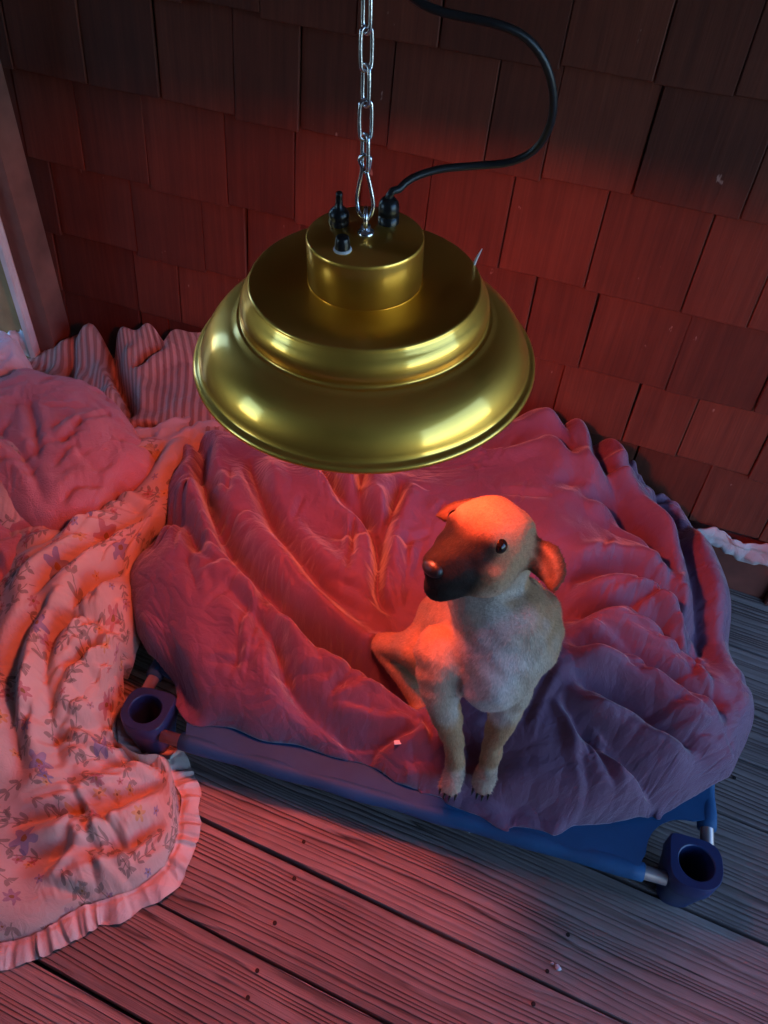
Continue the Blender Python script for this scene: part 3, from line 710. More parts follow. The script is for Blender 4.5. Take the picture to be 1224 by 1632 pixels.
stroke(P0, Z((890, 1170), (970, 1220), (1060, 1255), (1110, 1250)), .014, .02, .014)
stroke(P0, Z((760, 1260), (850, 1260), (950, 1285), (1050, 1280)), .012, .018, .012)
stroke(P0, Z((325, 770), (345, 870), (410, 960), (500, 1040), (600, 1085), (690, 1110)), .017, .035, .018)
stroke(P0, Z((350, 960), (430, 1040), (470, 1110), (560, 1160), (650, 1165)), .014, .020, .013)
stroke(P0, Z((450, 1000), (540, 1060), (620, 1100), (690, 1140)), .013, .024, .014)
stroke(P0, Z((400, 780), (430, 870), (500, 960), (580, 1020)), .015, .018, .014)
stroke(P0, Z((500, 770), (540, 850), (590, 890), (600, 960)), .013, .025, .012)
stroke(P0, Z((590, 770), (570, 850), (600, 900)), .012, .02, .012)
stroke(P0, Z((640, 820), (610, 900), (600, 980), (640, 1020)), .012, .02, .012)
stroke(P0, Z((262, 845), (300, 870), (330, 930)), .016, .03, .015)
stroke(P0, Z((300, 730), (330, 760), (320, 820)), .015, .03, .014)
stroke(P0, Z((650, 1185), (690, 1205), (715, 1230)), .011, .016, .010)
stroke(P0, Z((600, 1180), (660, 1200), (700, 1250)), .011, .016, .010)
stroke(P0, Z((780, 720), (850, 760), (900, 840)), .016, .02, .016)
# pressed down where the dog stands and sits
for (px, py, w_, dz) in ((728, 1225, .045, .030), (778, 1228, .045, .030), (660, 1120, .06, .03), (630, 1075, .06, .035), (705, 1010, .12, .04)):
    c = at(px, py, 'z', .18); P0[..., 2] -= dz * np.exp(-(((P0[..., :2] - c[:2]) ** 2).sum(-1)) / w_ ** 2)
fl_ = np.full(P0.shape[:2], RZ + .020)
sn = smooth_noise(P0.shape[:2], 9, 11); sn2 = smooth_noise(P0.shape[:2], 9, 12)
edge_soft = sst(np.minimum(np.minimum(a_, b_), np.minimum(c_, d_)), .0, .07)
eu = np.clip(.06 + .06 * sn, .0, .2) * edge_soft; ev = np.clip(.05 + .06 * sn2, .0, .2) * edge_soft
P = buckle(P0, eu, ev, 3, (150, 90, 50), kz=.008, kxy=.03, bend=(.16, .20, .25), floor=fl_, seed=21, amp=.004, gain=(1.0, .93, .88))
rg_f = np.random.default_rng(5)
for (px, py, n, a0, a1, l0, l1, dp) in ((562, 868, 7, 0, 360, .08, .22, .013), (640, 1015, 7, 60, 300, .06, .2, .013), (605, 905, 4, 0, 360, .06, .15, .010), (985, 845, 12, 20, 230, .06, .18, .016), (1108, 1115, 8, 120, 215, .10, .25, .012),
                                      (880, 1040, 10, -35, 40, .12, .34, .015), (870, 1140, 10, -45, 10, .10, .3, .015), (690, 1170, 8, 100, 260, .06, .22, .014), (700, 1225, 8, 90, 200, .04, .12, .011), (330, 800, 10, 200, 340, .08, .26, .015),
                                      (420, 960, 10, 250, 350, .1, .25, .014), (1090, 850, 4, 200, 300, .1, .25, .010), (960, 720, 8, 200, 340, .06, .2, .014), (300, 900, 7, -60, 40, .06, .16, .012), (1150, 1190, 10, 130, 230, .05, .15, .012), (760, 760, 8, 0, 360, .08, .2, .012), (500, 1130, 8, -20, 60, .08, .2, .011)):
    fold_rays(P, at(px, py, 'z', .21), n, a0, a1, l0, l1, .0045, .0095, dp, rg_f)
for k in range(45):
    i_, j_ = rg_f.integers(20, P.shape[0] - 20), rg_f.integers(20, P.shape[1] - 20)
    fold_rays(P, P[i_, j_], 1, 0, 360, .04, .14, .004, .008, .009, rg_f)
P[..., 2] = np.maximum(P[..., 2], fl_)
P[..., 1] = np.minimum(P[..., 1], 1.528)
DUV = P.copy()
dv = cloth_obj('duvet', P, M['duvet'], skirt=(.03, .03, RZ + .0175), subdiv=1); tag(dv, 'crumpled maroon duvet heaped over the blue cot', 'duvet')
tg = at(637, 1184, 'z', .19)
def on_duvet(px, py):
    p = at(px, py, 'z', .2)
    for _ in range(4):
        i = np.argmin(((DUV[..., :2] - p[:2]) ** 2).sum(-1)); z = DUV.reshape(-1, 3)[i, 2]; p = at(px, py, 'z', z)
    return p
tp = on_duvet(637, 1184)
bm = box_bm(-.011, .011, -.004, .004, -.001, .001, .0006); bmesh.ops.rotate(bm, verts=bm.verts, matrix=Matrix.Rotation(.5, 3, 'Z') @ Matrix.Rotation(.3, 3, 'X'))
bmesh.ops.translate(bm, verts=bm.verts, vec=V(tp) + Vector((0, 0, .003))); bm_obj('care_tag', bm, M['whiteplastic'], dv)

# ------------------------------------------------------------------ heap of bedding on the left
# striped sheet against the wall
fr = ats([(20, 660, .20), (120, 720, .20), (230, 700, .22), (330, 720, .24), (420, 740, .24)])
bk = [at(60, 575, 'y', 1.49), at(130, 548, 'y', 1.505), at(210, 540, 'y', 1.51), at(300, 536, 'y', 1.51), at(400, 560, 'y', 1.51)]
lf = [fr[0], at(30, 610, 'z', .2), bk[0]]; rg_ = [fr[-1], at(420, 640, 'z', .22), bk[-1]]
P0 = coons(fr, rg_, bk, lf, 129, 97); a_, b_, c_, d_ = edge_dist(P0)
P0[..., 2] += .05 * prof_(d_, .06) + .02 * smooth_noise(P0.shape[:2], 5, 31)
stroke(P0, [at(x_, y_, 'z', .23) for (x_, y_) in ((180, 540), (185, 600), (205, 640), (215, 690))], .016, .05, .02)
stroke(P0, [at(x_, y_, 'z', .23) for (x_, y_) in ((210, 625), (250, 600), (310, 590), (370, 600))], .013, .02, .014)
stroke(P0, [at(x_, y_, 'z', .23) for (x_, y_) in ((130, 560), (110, 610), (130, 670))], .014, .02, .014)
ed = sst(np.minimum(np.minimum(a_, b_), np.minimum(c_, d_)), .0, .04)
P = buckle(P0, (.07 + .05 * smooth_noise(P0.shape[:2], 7, 5)).clip(0, .2) * ed, (.06 + .05 * smooth_noise(P0.shape[:2], 7, 6)).clip(0, .2) * ed, 3, (120, 70, 40), kz=.015, kxy=.05, seed=41)
P[..., 1] = np.minimum(P[..., 1], 1.528)
o = cloth_obj('striped_sheet', P, M['stripe'], skirt=(.03, .12, .02)); tag(o, 'rumpled striped tan sheet bunched against the shingle wall', 'sheet')

# floral quilt spilling from the heap down onto the floor
FOLD = .75
fr = ats([(-260, 1560, .010), (-120, 1530, .012), (0, 1505, .012), (60, 1490, .012), (130, 1450, .012), (205, 1425, .012), (262, 1385, .012), (285, 1330, .014), (283, 1270, .018)])
rg_ = ats([(283, 1270, .018), (262, 1195, .03), (205, 1130, .06), (196, 1075, .10), (222, 1010, .14), (225, 900, .19), (275, 820, .22), (300, 740, .24), (330, 690, .25)])
bk = ats([(-200, 640, .26), (-60, 650, .26), (80, 690, .25), (210, 700, .25), (330, 690, .25)])
lf = ats([(-260, 1560, .010), (-330, 1350, .08), (-320, 1100, .17), (-280, 850, .23), (-200, 640, .26)])
NU2, NV2 = 217, 321
P0 = coons(fr, rg_, bk, lf, NU2, NV2); a_, b_, c_, d_ = edge_dist(P0)
P0[..., 2] += .03 * prof_(np.minimum(b_, c_ * 1.0), .06)
t_ = np.linspace(0, 1, NV2)[:, None]
P0[..., 2] += .03 * sst(t_, .1, .5) * (1 + .6 * smooth_noise(P0.shape[:2], 6, 51)) + .012 * smooth_noise(P0.shape[:2], 9, 52)
def Zq(z, *q): return [at(x_, y_, 'z', z) for (x_, y_) in q]
stroke(P0, Zq(.05, (10, 1320), (100, 1305), (200, 1270), (270, 1235)), .016, .03, .02, 0)
stroke(P0, Zq(.04, (20, 1375), (120, 1360), (210, 1345), (275, 1300)), .014, .026, .018, 0)
stroke(P0, Zq(.08, (90, 1250), (160, 1225), (240, 1190)), .014, .025, .02, 0)
stroke(P0, Zq(.15, (25, 1240), (30, 1130), (60, 1040), (130, 980)), .016, .045, .026, 0)
stroke(P0, Zq(.13, (90, 1240), (85, 1130), (100, 1060), (160, 990), (240, 930)), .017, .05, .026, 0)
stroke(P0, Zq(.18, (40, 1010), (110, 950), (200, 890), (270, 850)), .018, .04, .03, 0)
stroke(P0, Zq(.2, (60, 930), (150, 860), (240, 790), (290, 730)), .016, .035, .022, 0)
stroke(P0, Zq(.1, (100, 1060), (170, 1040), (230, 1040)), .014, .03, .02, 0)
ed = sst(np.minimum(np.minimum(a_, b_), np.minimum(c_, d_)), .0, .05)
P = buckle(P0, (.09 + .07 * smooth_noise(P0.shape[:2], 8, 15)).clip(0, .22) * ed, (.06 + .06 * smooth_noise(P0.shape[:2], 8, 16)).clip(0, .22) * ed, 3, (150, 90, 50), kz=.008, kxy=.03, bend=(.14, .18, .22), floor=np.full(P0.shape[:2], .006), seed=61, gain=(1.0, .93, .88))
rg_f = np.random.default_rng(9)
for (px, py, z_, n, a0, a1, l0, l1, dp) in ((285, 1240, .03, 16, 150, 235, .1, .32, .016), (95, 1230, .1, 12, -40, 60, .08, .25, .016), (90, 1100, .15, 12, 30, 110, .1, .3, .016), (30, 1220, .12, 8, 30, 110, .1, .3, .016), (240, 1060, .12, 10, 150, 240, .06, .2, .014), (260, 850, .2, 14, 190, 260, .1, .35, .016), (60, 1420, .02, 8, 0, 90, .08, .2, .010), (200, 1400, .02, 8, 60, 160, .06, .15, .010)):
    fold_rays(P, at(px, py, 'z', z_), n, a0, a1, l0, l1, .0045, .0095, dp, rg_f)
dv_ = P[..., :2] - A[:2]; rr_ = np.linalg.norm(dv_, axis=-1); push = np.clip(.072 - rr_, 0, 1) * (P[..., 2] < .2)
P[..., :2] += dv_ / (rr_[..., None] + 1e-6) * push[..., None]
P[..., 2] = np.maximum(P[..., 2], .006); QUILT = P
fq = cloth_obj('floral_quilt', P, M['floral'], skirt=(.02, .05, .003), subdiv=1); tag(fq, 'cream floral quilt with frilled edge spilling onto the floor', 'quilt')
# gathered frill along the quilt's front and right edge
edge = np.vstack([P[0, 27:, :], P[1:61, -1, :]]); edge = resample(edge[::4], 420)
tn = np.gradient(edge, axis=0); tn /= np.linalg.norm(tn, axis=1)[:, None]; out_ = np.stack([tn[:, 1], -tn[:, 0], np.zeros(len(tn))], 1); out_ /= np.linalg.norm(out_, axis=1)[:, None]
k8 = np.ones(25) / 25
for q in range(2): out_[:, q] = np.convolve(np.pad(out_[:, q], 12, 'edge'), k8, 'valid')
out_ /= np.linalg.norm(out_, axis=1)[:, None]
s_arc = np.concatenate([[0], np.cumsum(np.linalg.norm(np.diff(edge, axis=0), axis=1))])
ph = s_arc * 240 + 5 * np.interp(s_arc, np.linspace(0, s_arc[-1], 40), RNG.standard_normal(40).cumsum() * .5)
am = np.interp(s_arc, np.linspace(0, s_arc[-1], 60), RNG.uniform(.4, 1.3, 60)); wid = np.interp(s_arc, np.linspace(0, s_arc[-1], 30), RNG.uniform(.032, .046, 30))
rows = []
for j, t in enumerate(np.linspace(0, 1, 14)):
    gather = 1 - abs(t - .12) / .12 if t < .24 else 0
    z = edge[:, 2] * (1 - t) ** 2 + .004 + (.007 * (1 - (2 * t - 1) ** 2) + .006 * (1 - t)) + am * .0075 * (.30 + .70 * t) * (np.sin(ph + .8 * t) * np.abs(np.sin(ph + .8 * t)) ** .4 + .35 * np.sin(2.3 * ph + 2 * t + 1)) - .003 * gather
    rows.append(edge + out_ * (wid * (t - .06))[:, None] + tn * (am * .004 * t * np.cos(ph * .5 + 1))[:, None])
    rows[-1][:, 2] = np.maximum(z, .003)
cloth_obj('frill', np.array(rows), M['frill'], fq)

# pink plush throw on top of the heap, and a second fold of it further left
def lump(name, label, cat, fr, rg_, bk, lf, mat, h, seed, strokes=(), e=.04, nu=121, nv=97, drop=.12, zmin=.02, pw=.10):
    P0 = coons(fr, rg_, bk, lf, nu, nv); a_, b_, c_, d_ = edge_dist(P0); dm = np.minimum(np.minimum(a_, b_), np.minimum(c_, d_))
    P0[..., 2] += h * np.minimum(np.minimum(prof_(a_, pw), prof_(b_, pw)), np.minimum(prof_(c_, pw), prof_(d_, pw))) + .010 * smooth_noise(P0.shape[:2], 6, seed)
    for (z, q, w_, dp, rg) in strokes: stroke(P0, Zq(z, *q), w_, dp, rg)
    ed = sst(dm, 0, .04)
    P = buckle(P0, (e + e * .8 * smooth_noise(P0.shape[:2], 7, seed + 1)).clip(0, .2) * ed, (e + e * .8 * smooth_noise(P0.shape[:2], 7, seed + 2)).clip(0, .2) * ed, 3, (110, 60, 30), kz=.02, kxy=.06, bend=(.14, .16, .2), seed=seed + 3)
    rgl = np.random.default_rng(seed + 9)
    for k in range(int(nu * nv / 260)):
        q_ = P[rgl.integers(6, nv - 6), rgl.integers(6, nu - 6)]; fold_rays(P, q_, 1, 0, 360, .04, .14, .005, .010, .010, rgl)
    P[..., 1] = np.minimum(P[..., 1], 1.52)
    o = cloth_obj(name, P, mat, skirt=(.02, drop, zmin)); tag(o, label, cat); return o
lump('plush_blanket', 'pink plush blanket lying in a soft mound on the bedding heap', 'blanket',
     ats([(-140, 800, .27), (-20, 810, .27), (60, 845, .27), (130, 840, .27), (190, 790, .27), (240, 770, .27)]), ats([(240, 770, .27), (252, 745, .27), (225, 700, .28), (190, 655, .28)]),
     ats([(-140, 650, .30), (-20, 615, .30), (50, 604, .30), (110, 606, .30), (155, 625, .29), (190, 655, .28)]), ats([(-140, 800, .27), (-160, 720, .28), (-140, 650, .30)]),
     M['plush'], .06, 71, ((.33, ((45, 640), (58, 690), (60, 745)), .009, .016, .008), (.33, ((-30, 680), (30, 720), (75, 800)), .010, .014, .008), (.33, ((90, 800), (130, 770), (200, 760)), .010, .014, .008)), .09)
lump('plush_cushion', 'rounded pink plush cushion drooping at the open side of the heap', 'cushion',
     ats([(-130, 1000, .16), (-40, 1000, .16), (30, 985, .16), (62, 950, .17)]), ats([(62, 950, .17), (82, 890, .2), (78, 830, .23), (50, 795, .25)]),
     ats([(-130, 790, .26), (-50, 780, .26), (10, 780, .26), (50, 795, .25)]), ats([(-130, 1000, .16), (-150, 900, .2), (-130, 790, .26)]), M['plush'], .075, 81, (), .03, pw=.08)
lump('white_frilled_pillowcase', 'crumpled pale frilled cloth between the plush and the striped sheet', 'cloth',
     ats([(215, 735, .26), (250, 728, .26), (300, 722, .26), (345, 715, .26)]), ats([(345, 715, .26), (365, 700, .27), (350, 680, .27)]), ats([(205, 690, .27), (250, 690, .27), (300, 672, .27), (350, 680, .27)]), ats([(215, 735, .26), (200, 715, .26), (205, 690, .27)]),
     M['rag'], .03, 91, (), .10, 81, 49, .06, .05, .03)
lump('crumpled_floral_cushion', 'small rumpled floral cushion wedged under the pink plush', 'cushion',
     ats([(75, 965, .19), (110, 975, .19), (150, 940, .19), (175, 910, .19)]), ats([(175, 910, .19), (190, 880, .2), (170, 850, .21)]), ats([(60, 870, .22), (100, 850, .22), (140, 845, .22), (170, 850, .21)]), ats([(75, 965, .19), (50, 920, .2), (60, 870, .22)]),
     M['floral'], .05, 101, (), .07, 81, 65, .08, .05, .05)
# white stuffing heap by the post
def fuzzball(name, label, cat, c, rx, ry, rz, mat, seed, n=5):
    r = np.random.default_rng(seed); bm = bmesh.new()
    for k in range(n):
        q = r.normal(0, .45, 3) * np.array([rx, ry, rz]) if k else np.zeros(3); s_ = r.uniform(.5, .8) if k else .9
        ret = bmesh.ops.create_icosphere(bm, subdivisions=3, radius=1.0)
        ph_ = r.uniform(0, 6, 6)
        for v_ in ret['verts']:
            d = np.array(v_.co); wv = 1 + .12 * math.sin(7 * d[0] + ph_[0]) * math.sin(6 * d[1] + ph_[1]) + .10 * math.sin(13 * d[2] + ph_[2] + 5 * d[0]) + .05 * math.sin(23 * d[1] + ph_[3] + 9 * d[2])
            v_.co = V(c + q + d * wv * s_ * np.array([rx, ry, rz]))
    o = bm_obj(name, bm, mat, None, True); tag(o, label, cat); return o
lump('stuffing', 'white fluffy stuffing heaped beside the brown post', 'stuffing',
     ats([(-90, 640, .27), (-40, 640, .27), (10, 628, .27), (42, 612, .27)]), ats([(42, 612, .27), (52, 590, .28), (38, 562, .29)]), ats([(-90, 540, .30), (-40, 532, .30), (5, 540, .30), (38, 562, .29)]), ats([(-90, 640, .27), (-110, 590, .28), (-90, 540, .30)]),
     M['fluff'], .06, 111, (), .12, 81, 65, .1, .05, .05)
fuzzball('plastic_wrap', 'crumpled white plastic wrap at the foot of the pale trim strip', 'plastic', at(45, 545, 'z', .24), .035, .03, .05, M['whiteplastic'], 6, 4)
# pale rag tucked under the lowest shingles, right of the cot
rx_ = [at(1105, 848, 'y', 1.52), at(1150, 850, 'y', 1.54), at(1190, 872, 'y', 1.55), at(1224, 880, 'y', 1.55), at(1300, 905, 'y', 1.55), at(1380, 930, 'y', 1.55)]
cc = resample(rx_, 60); wv = RNG.standard_normal((60, 7)); rows = []
for j in range(7):
    t = j / 6; wob_ = np.convolve(wv[:, j], np.ones(7) / 7, 'same') * .012
    rows.append(cc + np.array([0, -.007 * math.sin(t * math.pi) - .004, .020 - .056 * t]) + np.stack([wob_ * .3, wob_, wob_ * .8], 1))
rows = np.array(rows); rows[..., 1] = np.minimum(rows[..., 1], 1.568)
o = cloth_obj('rag', rows, M['rag'], subdiv=2); tag(o, 'pale crumpled rag tucked under the lowest shingles', 'rag')
md = o.modifiers.new('thick', 'SOLIDIFY'); md.thickness = .004
# bits of fluff on the boards
for k, (px, py, r_2) in enumerate(((890, 1543, .0055), (880, 1535, .003))):
    o = fuzzball('fluff_bit', ('white scrap of fluff lying on the floor boards', 'tiny white crumb of fluff beside the larger fluff scrap')[k], 'fluff', at(px, py, 'z', .004), r_2, r_2 * .8, r_2 * .7, M['fluff'], 30 + k, 2); o['group'] = 'fluff scraps on the boards'

# ------------------------------------------------------------------ the dog
dog = empty('dog', tuple(at(740, 1150, 'z', .17))); tag(dog, 'tan dog with white chest and dark muzzle sitting on the duvet', 'dog')
bm = bmesh.new()
def ball(c, r, sub=2):
    bmesh.ops.create_icosphere(bm, subdivisions=sub, radius=r, matrix=Matrix.Translation(V(c)))
def ell(c, ax, rr, sub=3):
    ret = bmesh.ops.create_icosphere(bm, subdivisions=sub, radius=1.0); ax = np.array(ax)
    for v_ in ret['verts']:
        d = np.array(v_.co) * np.array(rr); v_.co = V(np.asarray(c) + d[0] * ax[0] + d[1] * ax[1] + d[2] * ax[2])
def limb(pts, rs):
    pts = np.asarray(pts, float)
    c = catmull(pts, 12 * len(pts)); r = np.interp(np.linspace(0, 1, len(c)), np.linspace(0, 1, len(rs)), rs)
    for p, q in zip(c, r): ball(p, q)
I3 = np.eye(3)
hc = np.array([-.090, .802, .712])                            # skull centre
hf = nrm((-.46, -.80, .34)); hs = nrm(np.cross(hf, (0, 0, 1)))  # hs: dog's right... image left is -hs
roll = rad(-8); hu = np.cross(hs, hf); hs, hu = hs * math.cos(roll) + hu * math.sin(roll), hu * math.cos(roll) - hs * math.sin(roll)
HF = np.array([hs, hf, hu])
def hl(x_, y_, z_): return hc + hs * x_ + hf * y_ + hu * z_
chest = np.array([-.034, .775, .492]); rump = np.array([-.132, .935, .300])
ell(hc, HF, (.066, .076, .062)); ell(hl(0, .035, -.018), HF, (.056, .058, .046))
ell(hl(.026, .046, .022), HF, (.020, .018, .014)); ell(hl(-.026, .046, .022), HF, (.020, .018, .014))
ell(hl(.03, .02, -.03), HF, (.036, .05, .04)); ell(hl(-.03, .02, -.03), HF, (.036, .05, .04))
limb([hl(0, .05, -.020), hl(0, .076, -.024), hl(0, .092, -.026)], [.044, .038, .033])
limb([hl(0, .05, -.044), hl(0, .085, -.054)], [.036, .028])
limb([hl(0, -.015, -.01), hl(0, -.045, -.06), hl(0, -.035, -.11), chest + np.array([0, .015, .07])], [.056, .053, .058, .074])
ell(chest, I3, (.077, .076, .108)); ell(chest + np.array([.004, -.022, -.014]), I3, (.058, .062, .084))
limb([chest + np.array([0, .03, .03]), (chest + rump) / 2 + np.array([0, .01, .02]), rump], [.096, .092, .088])
bd = nrm(np.array([.13, -.155, 0])); bs = np.array([bd[1], -bd[0], 0])       # body heading and its image-left side
# front legs
fl1 = [at(706, 1040, 'z', .49), at(703, 1105, 'z', .415), at(722, 1180, 'z', .275), at(727, 1222, 'z', .190)]
fl2 = [at(816, 1040, 'z', .49), at(812, 1108, 'z', .415), at(788, 1180, 'z', .275), at(778, 1222, 'z', .190)]
for fl_p in (fl1, fl2):
    limb(fl_p, [.047, .034, .0195, .0185])
    toe = fl_p[-1]; fdir = nrm(np.array([.02, -1, 0]))
    ell(toe + fdir * .014 + np.array([0, 0, -.006]), I3, (.0215, .034, .0165))
    for q in (-1.5, -.5, .5, 1.5):
        ell(toe + fdir * (.043 - abs(q) * .006) + np.array([q * .0098, 0, -.010]), I3, (.0064, .016, .0095), 2)
# hind legs: haunch, hock behind, foot forward
hock = on_duvet(606, 1036) + np.array([0, 0, .024]); toes = on_duvet(662, 1120) + np.array([0, 0, .022])
hd = nrm((toes - hock) * np.array([1, 1, 0])); hn = np.array([-hd[1], hd[0], 0])
knee = at(672, 1035, 'z', .34)
haunch = rump + bs * .022 + np.array([.015, -.02, -.01])
limb([haunch, (haunch + knee) / 2, knee], [.078, .066, .045])
limb([knee, (knee + hock) / 2 + np.array([.0, 0, -.005]), hock], [.044, .030, .021])
limb([hock, (hock + toes) / 2, toes], [.021, .022, .020])
for q in (-1.5, -.5, .5, 1.5): ell(toes + hd * (.022 - abs(q) * .004) + hn * q * .011 + np.array([0, 0, -.006]), np.array([hn, hd, [0, 0, 1]]), (.0078, .013, .010), 2)
hock2 = hock - bs * .20 + bd * .01; toes2 = hock2 + bd * .10
haunch2 = rump - bs * .045 + np.array([.02, -.01, -.01]); knee2 = haunch2 + bd * .10 - bs * .02 + np.array([0, 0, -.0])
limb([haunch2, knee2], [.082, .045]); limb([knee2, hock2], [.044, .021]); limb([hock2, toes2], [.021, .020])
limb([rump + np.array([-.03, .06, -.04]), rump + np.array([-.07, .12, -.07]), rump + np.array([-.15, .13, -.08])], [.026, .017, .008])   # tail
# ears: thin folded flaps
EARS = []
def ear(sgn):
    pts = [hl(sgn * .046, -.032, .018), hl(sgn * .068, -.042, .018), hl(sgn * .090, -.044, .008), hl(sgn * .108, -.036, -.008), hl(sgn * .116, -.022, -.022)]
    c = catmull(pts, 30)
    for k, p in enumerate(c):
        t = k / 29; wd = .023 * math.sqrt(max(0, 1 - t ** 2.4)) * (.8 + .4 * math.sin(t * 3)) + .004; d = nrm(c[min(k + 1, 29)] - c[max(k - 1, 0)]); w0 = hf * .62 - hu * .70; wv_ = nrm(w0 - d * (w0 @ d)); nn = np.cross(d, wv_)
        ell(p + wv_ * (wd * .55), np.array([d, wv_, nn]), (.008, wd, .0065), 2)
        for q in (-.7, 0, .7): EARS.append((sgn, *(p + wv_ * wd * (.55 + q)), .009))
ear(1); ear(-1)
# eye sockets
me = bpy.data.meshes.new('body'); bm.to_mesh(me); bm.free()
tmp = bpy.data.objects.new('tmp', me); COL.objects.link(tmp)
rm = tmp.modifiers.new('r', 'REMESH'); rm.mode = 'VOXEL'; rm.voxel_size = .0048
s1 = tmp.modifiers.new('s', 'SMOOTH'); s1.factor = .5; s1.iterations = 7
dg = bpy.context.evaluated_depsgraph_get(); me2 = bpy.data.meshes.new_from_object(tmp.evaluated_get(dg))
bpy.data.objects.remove(tmp); bpy.data.meshes.remove(me)
nv_ = len(me2.vertices); co = np.zeros(nv_ * 3); me2.vertices.foreach_get('co', co); co = co.reshape(-1, 3)
no = np.zeros(nv_ * 3); me2.vertices.foreach_get('normal', no); no = no.reshape(-1, 3)
bump_ = (np.sin(61 * co[:, 0] + 2.2 * np.sin(47 * co[:, 2])) * np.sin(38 * co[:, 2] + 1.7 * np.sin(53 * co[:, 1])) * .0022 + np.sin(120 * co[:, 0] + 90 * co[:, 2] + 3 * np.sin(70 * co[:, 1])) * .0006)
co = co + no * bump_[:, None]; me2.vertices.foreach_set('co', co.ravel()); me2.update()
no = np.zeros(nv_ * 3); me2.vertices.foreach_get('normal', no); no = no.reshape(-1, 3)
# coat markings
def blob(c, r, soft): return 1 - sst(np.linalg.norm(co - np.asarray(c), axis=1) / r, 1 - soft, 1 + soft)
tan_c = np.array([.46, .26, .135]); white_c = np.array([.68, .62, .58]); dark_c = np.array([.008, .007, .007]); brown_c = np.array([.14, .068, .035])
colr = np.tile(tan_c, (nv_, 1))
def lay(mask, c): 
    global colr
    colr = colr * (1 - mask[:, None]) + c * mask[:, None]
nz = np.array([math.sin(37 * p[0] + 3 * math.sin(29 * p[1])) * math.sin(41 * p[2] + 2.0) * .5 + .5 for p in co])
L_ = (co - hc) @ HF.T
cream_c = np.array([.54, .42, .32])
frontness = sst(-no[:, 1] + .25 * (nz - .5), .05, .55)
lay(frontness * sst(co[:, 2], .35, .41) * sst(co[:, 2], .72, .66) * sst(np.abs(co[:, 0] - chest[0]), .14, .06) * .8, cream_c)
lay(frontness * sst(co[:, 2], .345, .39) * sst(co[:, 2], .66, .58) * sst(np.abs(co[:, 0] - (chest[0] + .002) + .04 * (nz - .5)), .060, .014) * .95, white_c)
lay(sst(co[:, 2], .225, .195) * .25, white_c)
lay((nz * .16), brown_c)
head = (np.linalg.norm(co - hc, axis=1) < .2) & (co[:, 2] > .58)
lay(np.where(head, sst(L_[:, 1], .030, .06) * .5, 0), brown_c)
lay(np.where(head, sst(L_[:, 1] + .012 * (nz - .5), .048, .072) * sst(L_[:, 2], .05, .015), 0) * .97, dark_c)
for sg in (1, -1):
    lay(np.where(head, blob(hl(sg * .036, .064, .012), .022, .45), 0) * .92, dark_c)
    ep = np.array([e for e in EARS if e[0] == sg]); dd_ = np.min(np.linalg.norm(co[:, None] - ep[None, 8:, 1:4], axis=2) - ep[None, 8:, 4], axis=1)
    lay(sst(dd_, .006, -.004) * .9, brown_c * .45)
ca = me2.color_attributes.new('coat', 'FLOAT_COLOR', 'POINT'); ca.data.foreach_set('color', np.concatenate([colr, np.ones((nv_, 1))], 1).ravel())
s_ = NB('dog_coat'); at_ = s_.n('Attribute', attribute_name='coat')
fz = s_.noise(s_.map(s_.coord('Object'), (220, 220, 90)), 1.0, 3, .7)
cc_ = s_.mix(.45, at_.outputs['Color'], s_.mix(1.0, at_.outputs['Color'], s_.ramp(fz, [(.3, .55), (.7, 1.35)]), 'MULTIPLY'))
M['coat'] = s_.set(color=cc_, rough=.8, normal=s_.bump(fz, .002, .6), spec=.15)
me2.name = 'body'; me2.materials.clear(); me2.materials.append(M['coat']); me2.polygons.foreach_set('use_smooth', [True] * len(me2.polygons))
body = bpy.data.objects.new('body', me2); COL.objects.link(body); setparent(body, dog)
# short fur: thin blades lying along the coat
nfur = 80000
tri = np.array([tuple(p.vertices)[:3] for p in me2.polygons]); tv = co[tri]
ar = np.linalg.norm(np.cross(tv[:, 1] - tv[:, 0], tv[:, 2] - tv[:, 0]), axis=1); pick = RNG.choice(len(tri), nfur, p=ar / ar.sum())
bw = RNG.dirichlet((1, 1, 1), nfur); base_p = (tv[pick] * bw[..., None]).sum(1); nn_ = no[tri[pick]].mean(1); nn_ /= np.linalg.norm(nn_, axis=1)[:, None]
cl = colr[tri[pick]].mean(1)
flow = np.where(((np.linalg.norm(base_p - hc, axis=1) < .13))[:, None], -hf[None], np.array([[-.15, .25, -1.0]])) + RNG.normal(0, .22, (nfur, 3))
flow -= nn_ * (flow * nn_).sum(1)[:, None]; flow /= np.linalg.norm(flow, axis=1)[:, None] + 1e-6
ln_ = RNG.uniform(.006, .012, nfur); ln_ = np.where((np.linalg.norm(base_p - hc, axis=1) < .15), ln_ * .6, ln_); sid = np.cross(nn_, flow); wd_ = .00042
tip = base_p + flow * ln_[:, None] + nn_ * (ln_ * RNG.uniform(.08, .24, nfur))[:, None]; b0 = base_p - nn_ * .0005
vv = np.concatenate([b0 - sid * wd_, b0 + sid * wd_, tip], 0); ff = np.stack([np.arange(nfur), np.arange(nfur) + nfur, np.arange(nfur) + 2 * nfur], 1)
mf = bpy.data.meshes.new('fur'); mf.vertices.add(len(vv)); mf.vertices.foreach_set('co', vv.ravel()); mf.loops.add(nfur * 3); mf.loops.foreach_set('vertex_index', ff.ravel().astype(np.int32))
mf.polygons.add(nfur); mf.polygons.foreach_set('loop_start', np.arange(0, nfur * 3, 3).astype(np.int32)); mf.update(calc_edges=True); mf.validate()
cl = cl * RNG.uniform(.6, 1.4, (nfur, 1)); c4 = np.concatenate([np.tile(cl, (3, 1)), np.ones((3 * nfur, 1))], 1)
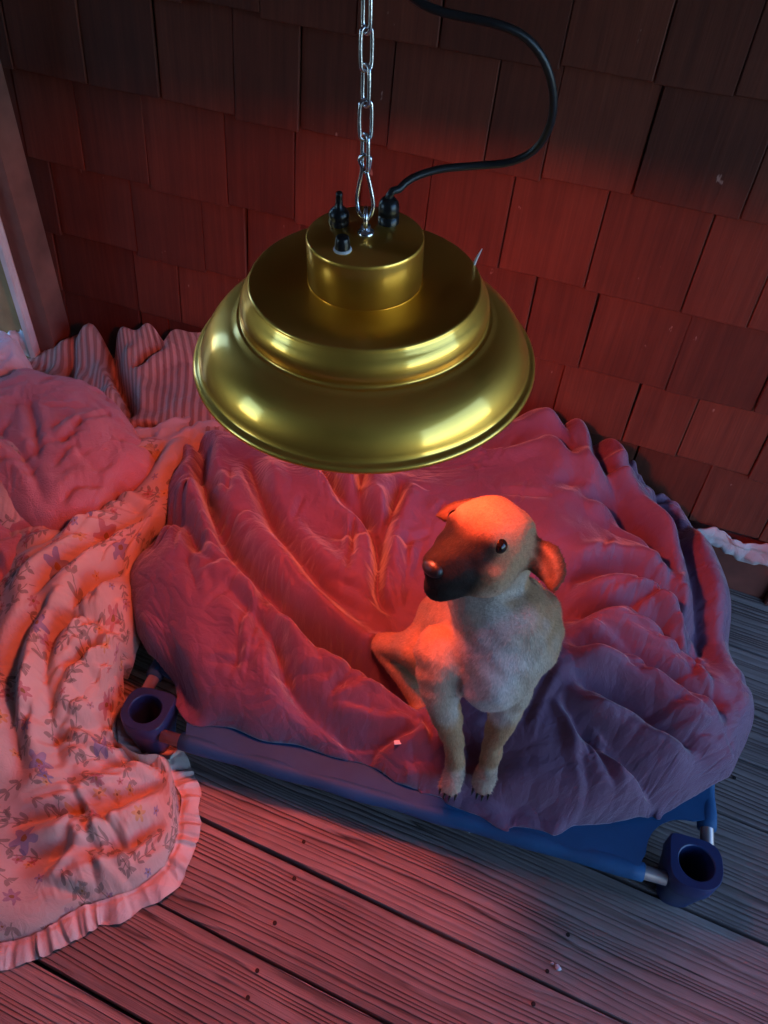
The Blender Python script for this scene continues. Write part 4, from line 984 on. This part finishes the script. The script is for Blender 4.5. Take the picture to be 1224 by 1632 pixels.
ca = mf.color_attributes.new('coat', 'FLOAT_COLOR', 'POINT'); ca.data.foreach_set('color', c4.ravel())
s_ = NB('dog_fur'); at_ = s_.n('Attribute', attribute_name='coat'); mf.materials.append(s_.set(color=at_.outputs['Color'], rough=.6, spec=.3))
fo = bpy.data.objects.new('fur', mf); COL.objects.link(fo); setparent(fo, dog); fo['kind'] = 'stuff'
# eyes, nose, claws
M['eye'] = mat_plain('wet_dark_eye', (.012, .007, .005), .06); M['nose'] = mat_plain('black_nose', (.012, .011, .011), .35, 0, .001, 250)
def surf(p, d, back):
    """point on the body along d from p"""
    ok, loc, n_, i_ = body.ray_cast(body.matrix_world.inverted() @ V(p + d * .2), V(-d)); return (np.array(loc) - d * back) if ok else p
bpy.context.view_layer.update()
def ellobj(name, c, ax, rr, mat, sub=3):
    b2 = bmesh.new(); ret = bmesh.ops.create_icosphere(b2, subdivisions=sub, radius=1.0); ax = np.array(ax)
    for v_ in ret['verts']:
        d = np.array(v_.co) * np.array(rr); v_.co = V(np.asarray(c) + d[0] * ax[0] + d[1] * ax[1] + d[2] * ax[2])
    return bm_obj(name, b2, mat, dog, True)
def near(p, d, back):
    i = np.argmin(np.linalg.norm(np.cross(co - p, d), axis=1) - .3 * ((co - p) @ d)); return p + d * ((co[i] - p) @ d - back)
for sg in (1, -1):
    d = nrm(hf * .75 + hs * sg * .55 + hu * .25); q = near(hc + hs * sg * .012 + hu * .008, d, .006)
    ellobj('eye', q - d * .0035, I3, (.0125, .0125, .0125), M['eye'])
q = near(hl(0, .05, -.022), hf, .006); ellobj('nose', q, HF, (.0175, .012, .0125), M['nose'])
for toe_c, dr, sd_, nq in ((fl1[-1], np.array([.02, -1, 0]), np.array([1, 0, 0]), 1), (fl2[-1], np.array([.02, -1, 0]), np.array([1, 0, 0]), 1), (toes - hd * .014, hd, hn, 1)):
    for q in (-1.5, -.5, .5, 1.5):
        p = toe_c + dr * (.056 - abs(q) * .006) + sd_ * q * .0098 + np.array([0, 0, -.010])
        tube('claw', [p, p + dr * .006, p + dr * .010 + np.array([0, 0, -.004])], [.0026, .0021, .0006], M['nose'], dog, 6)
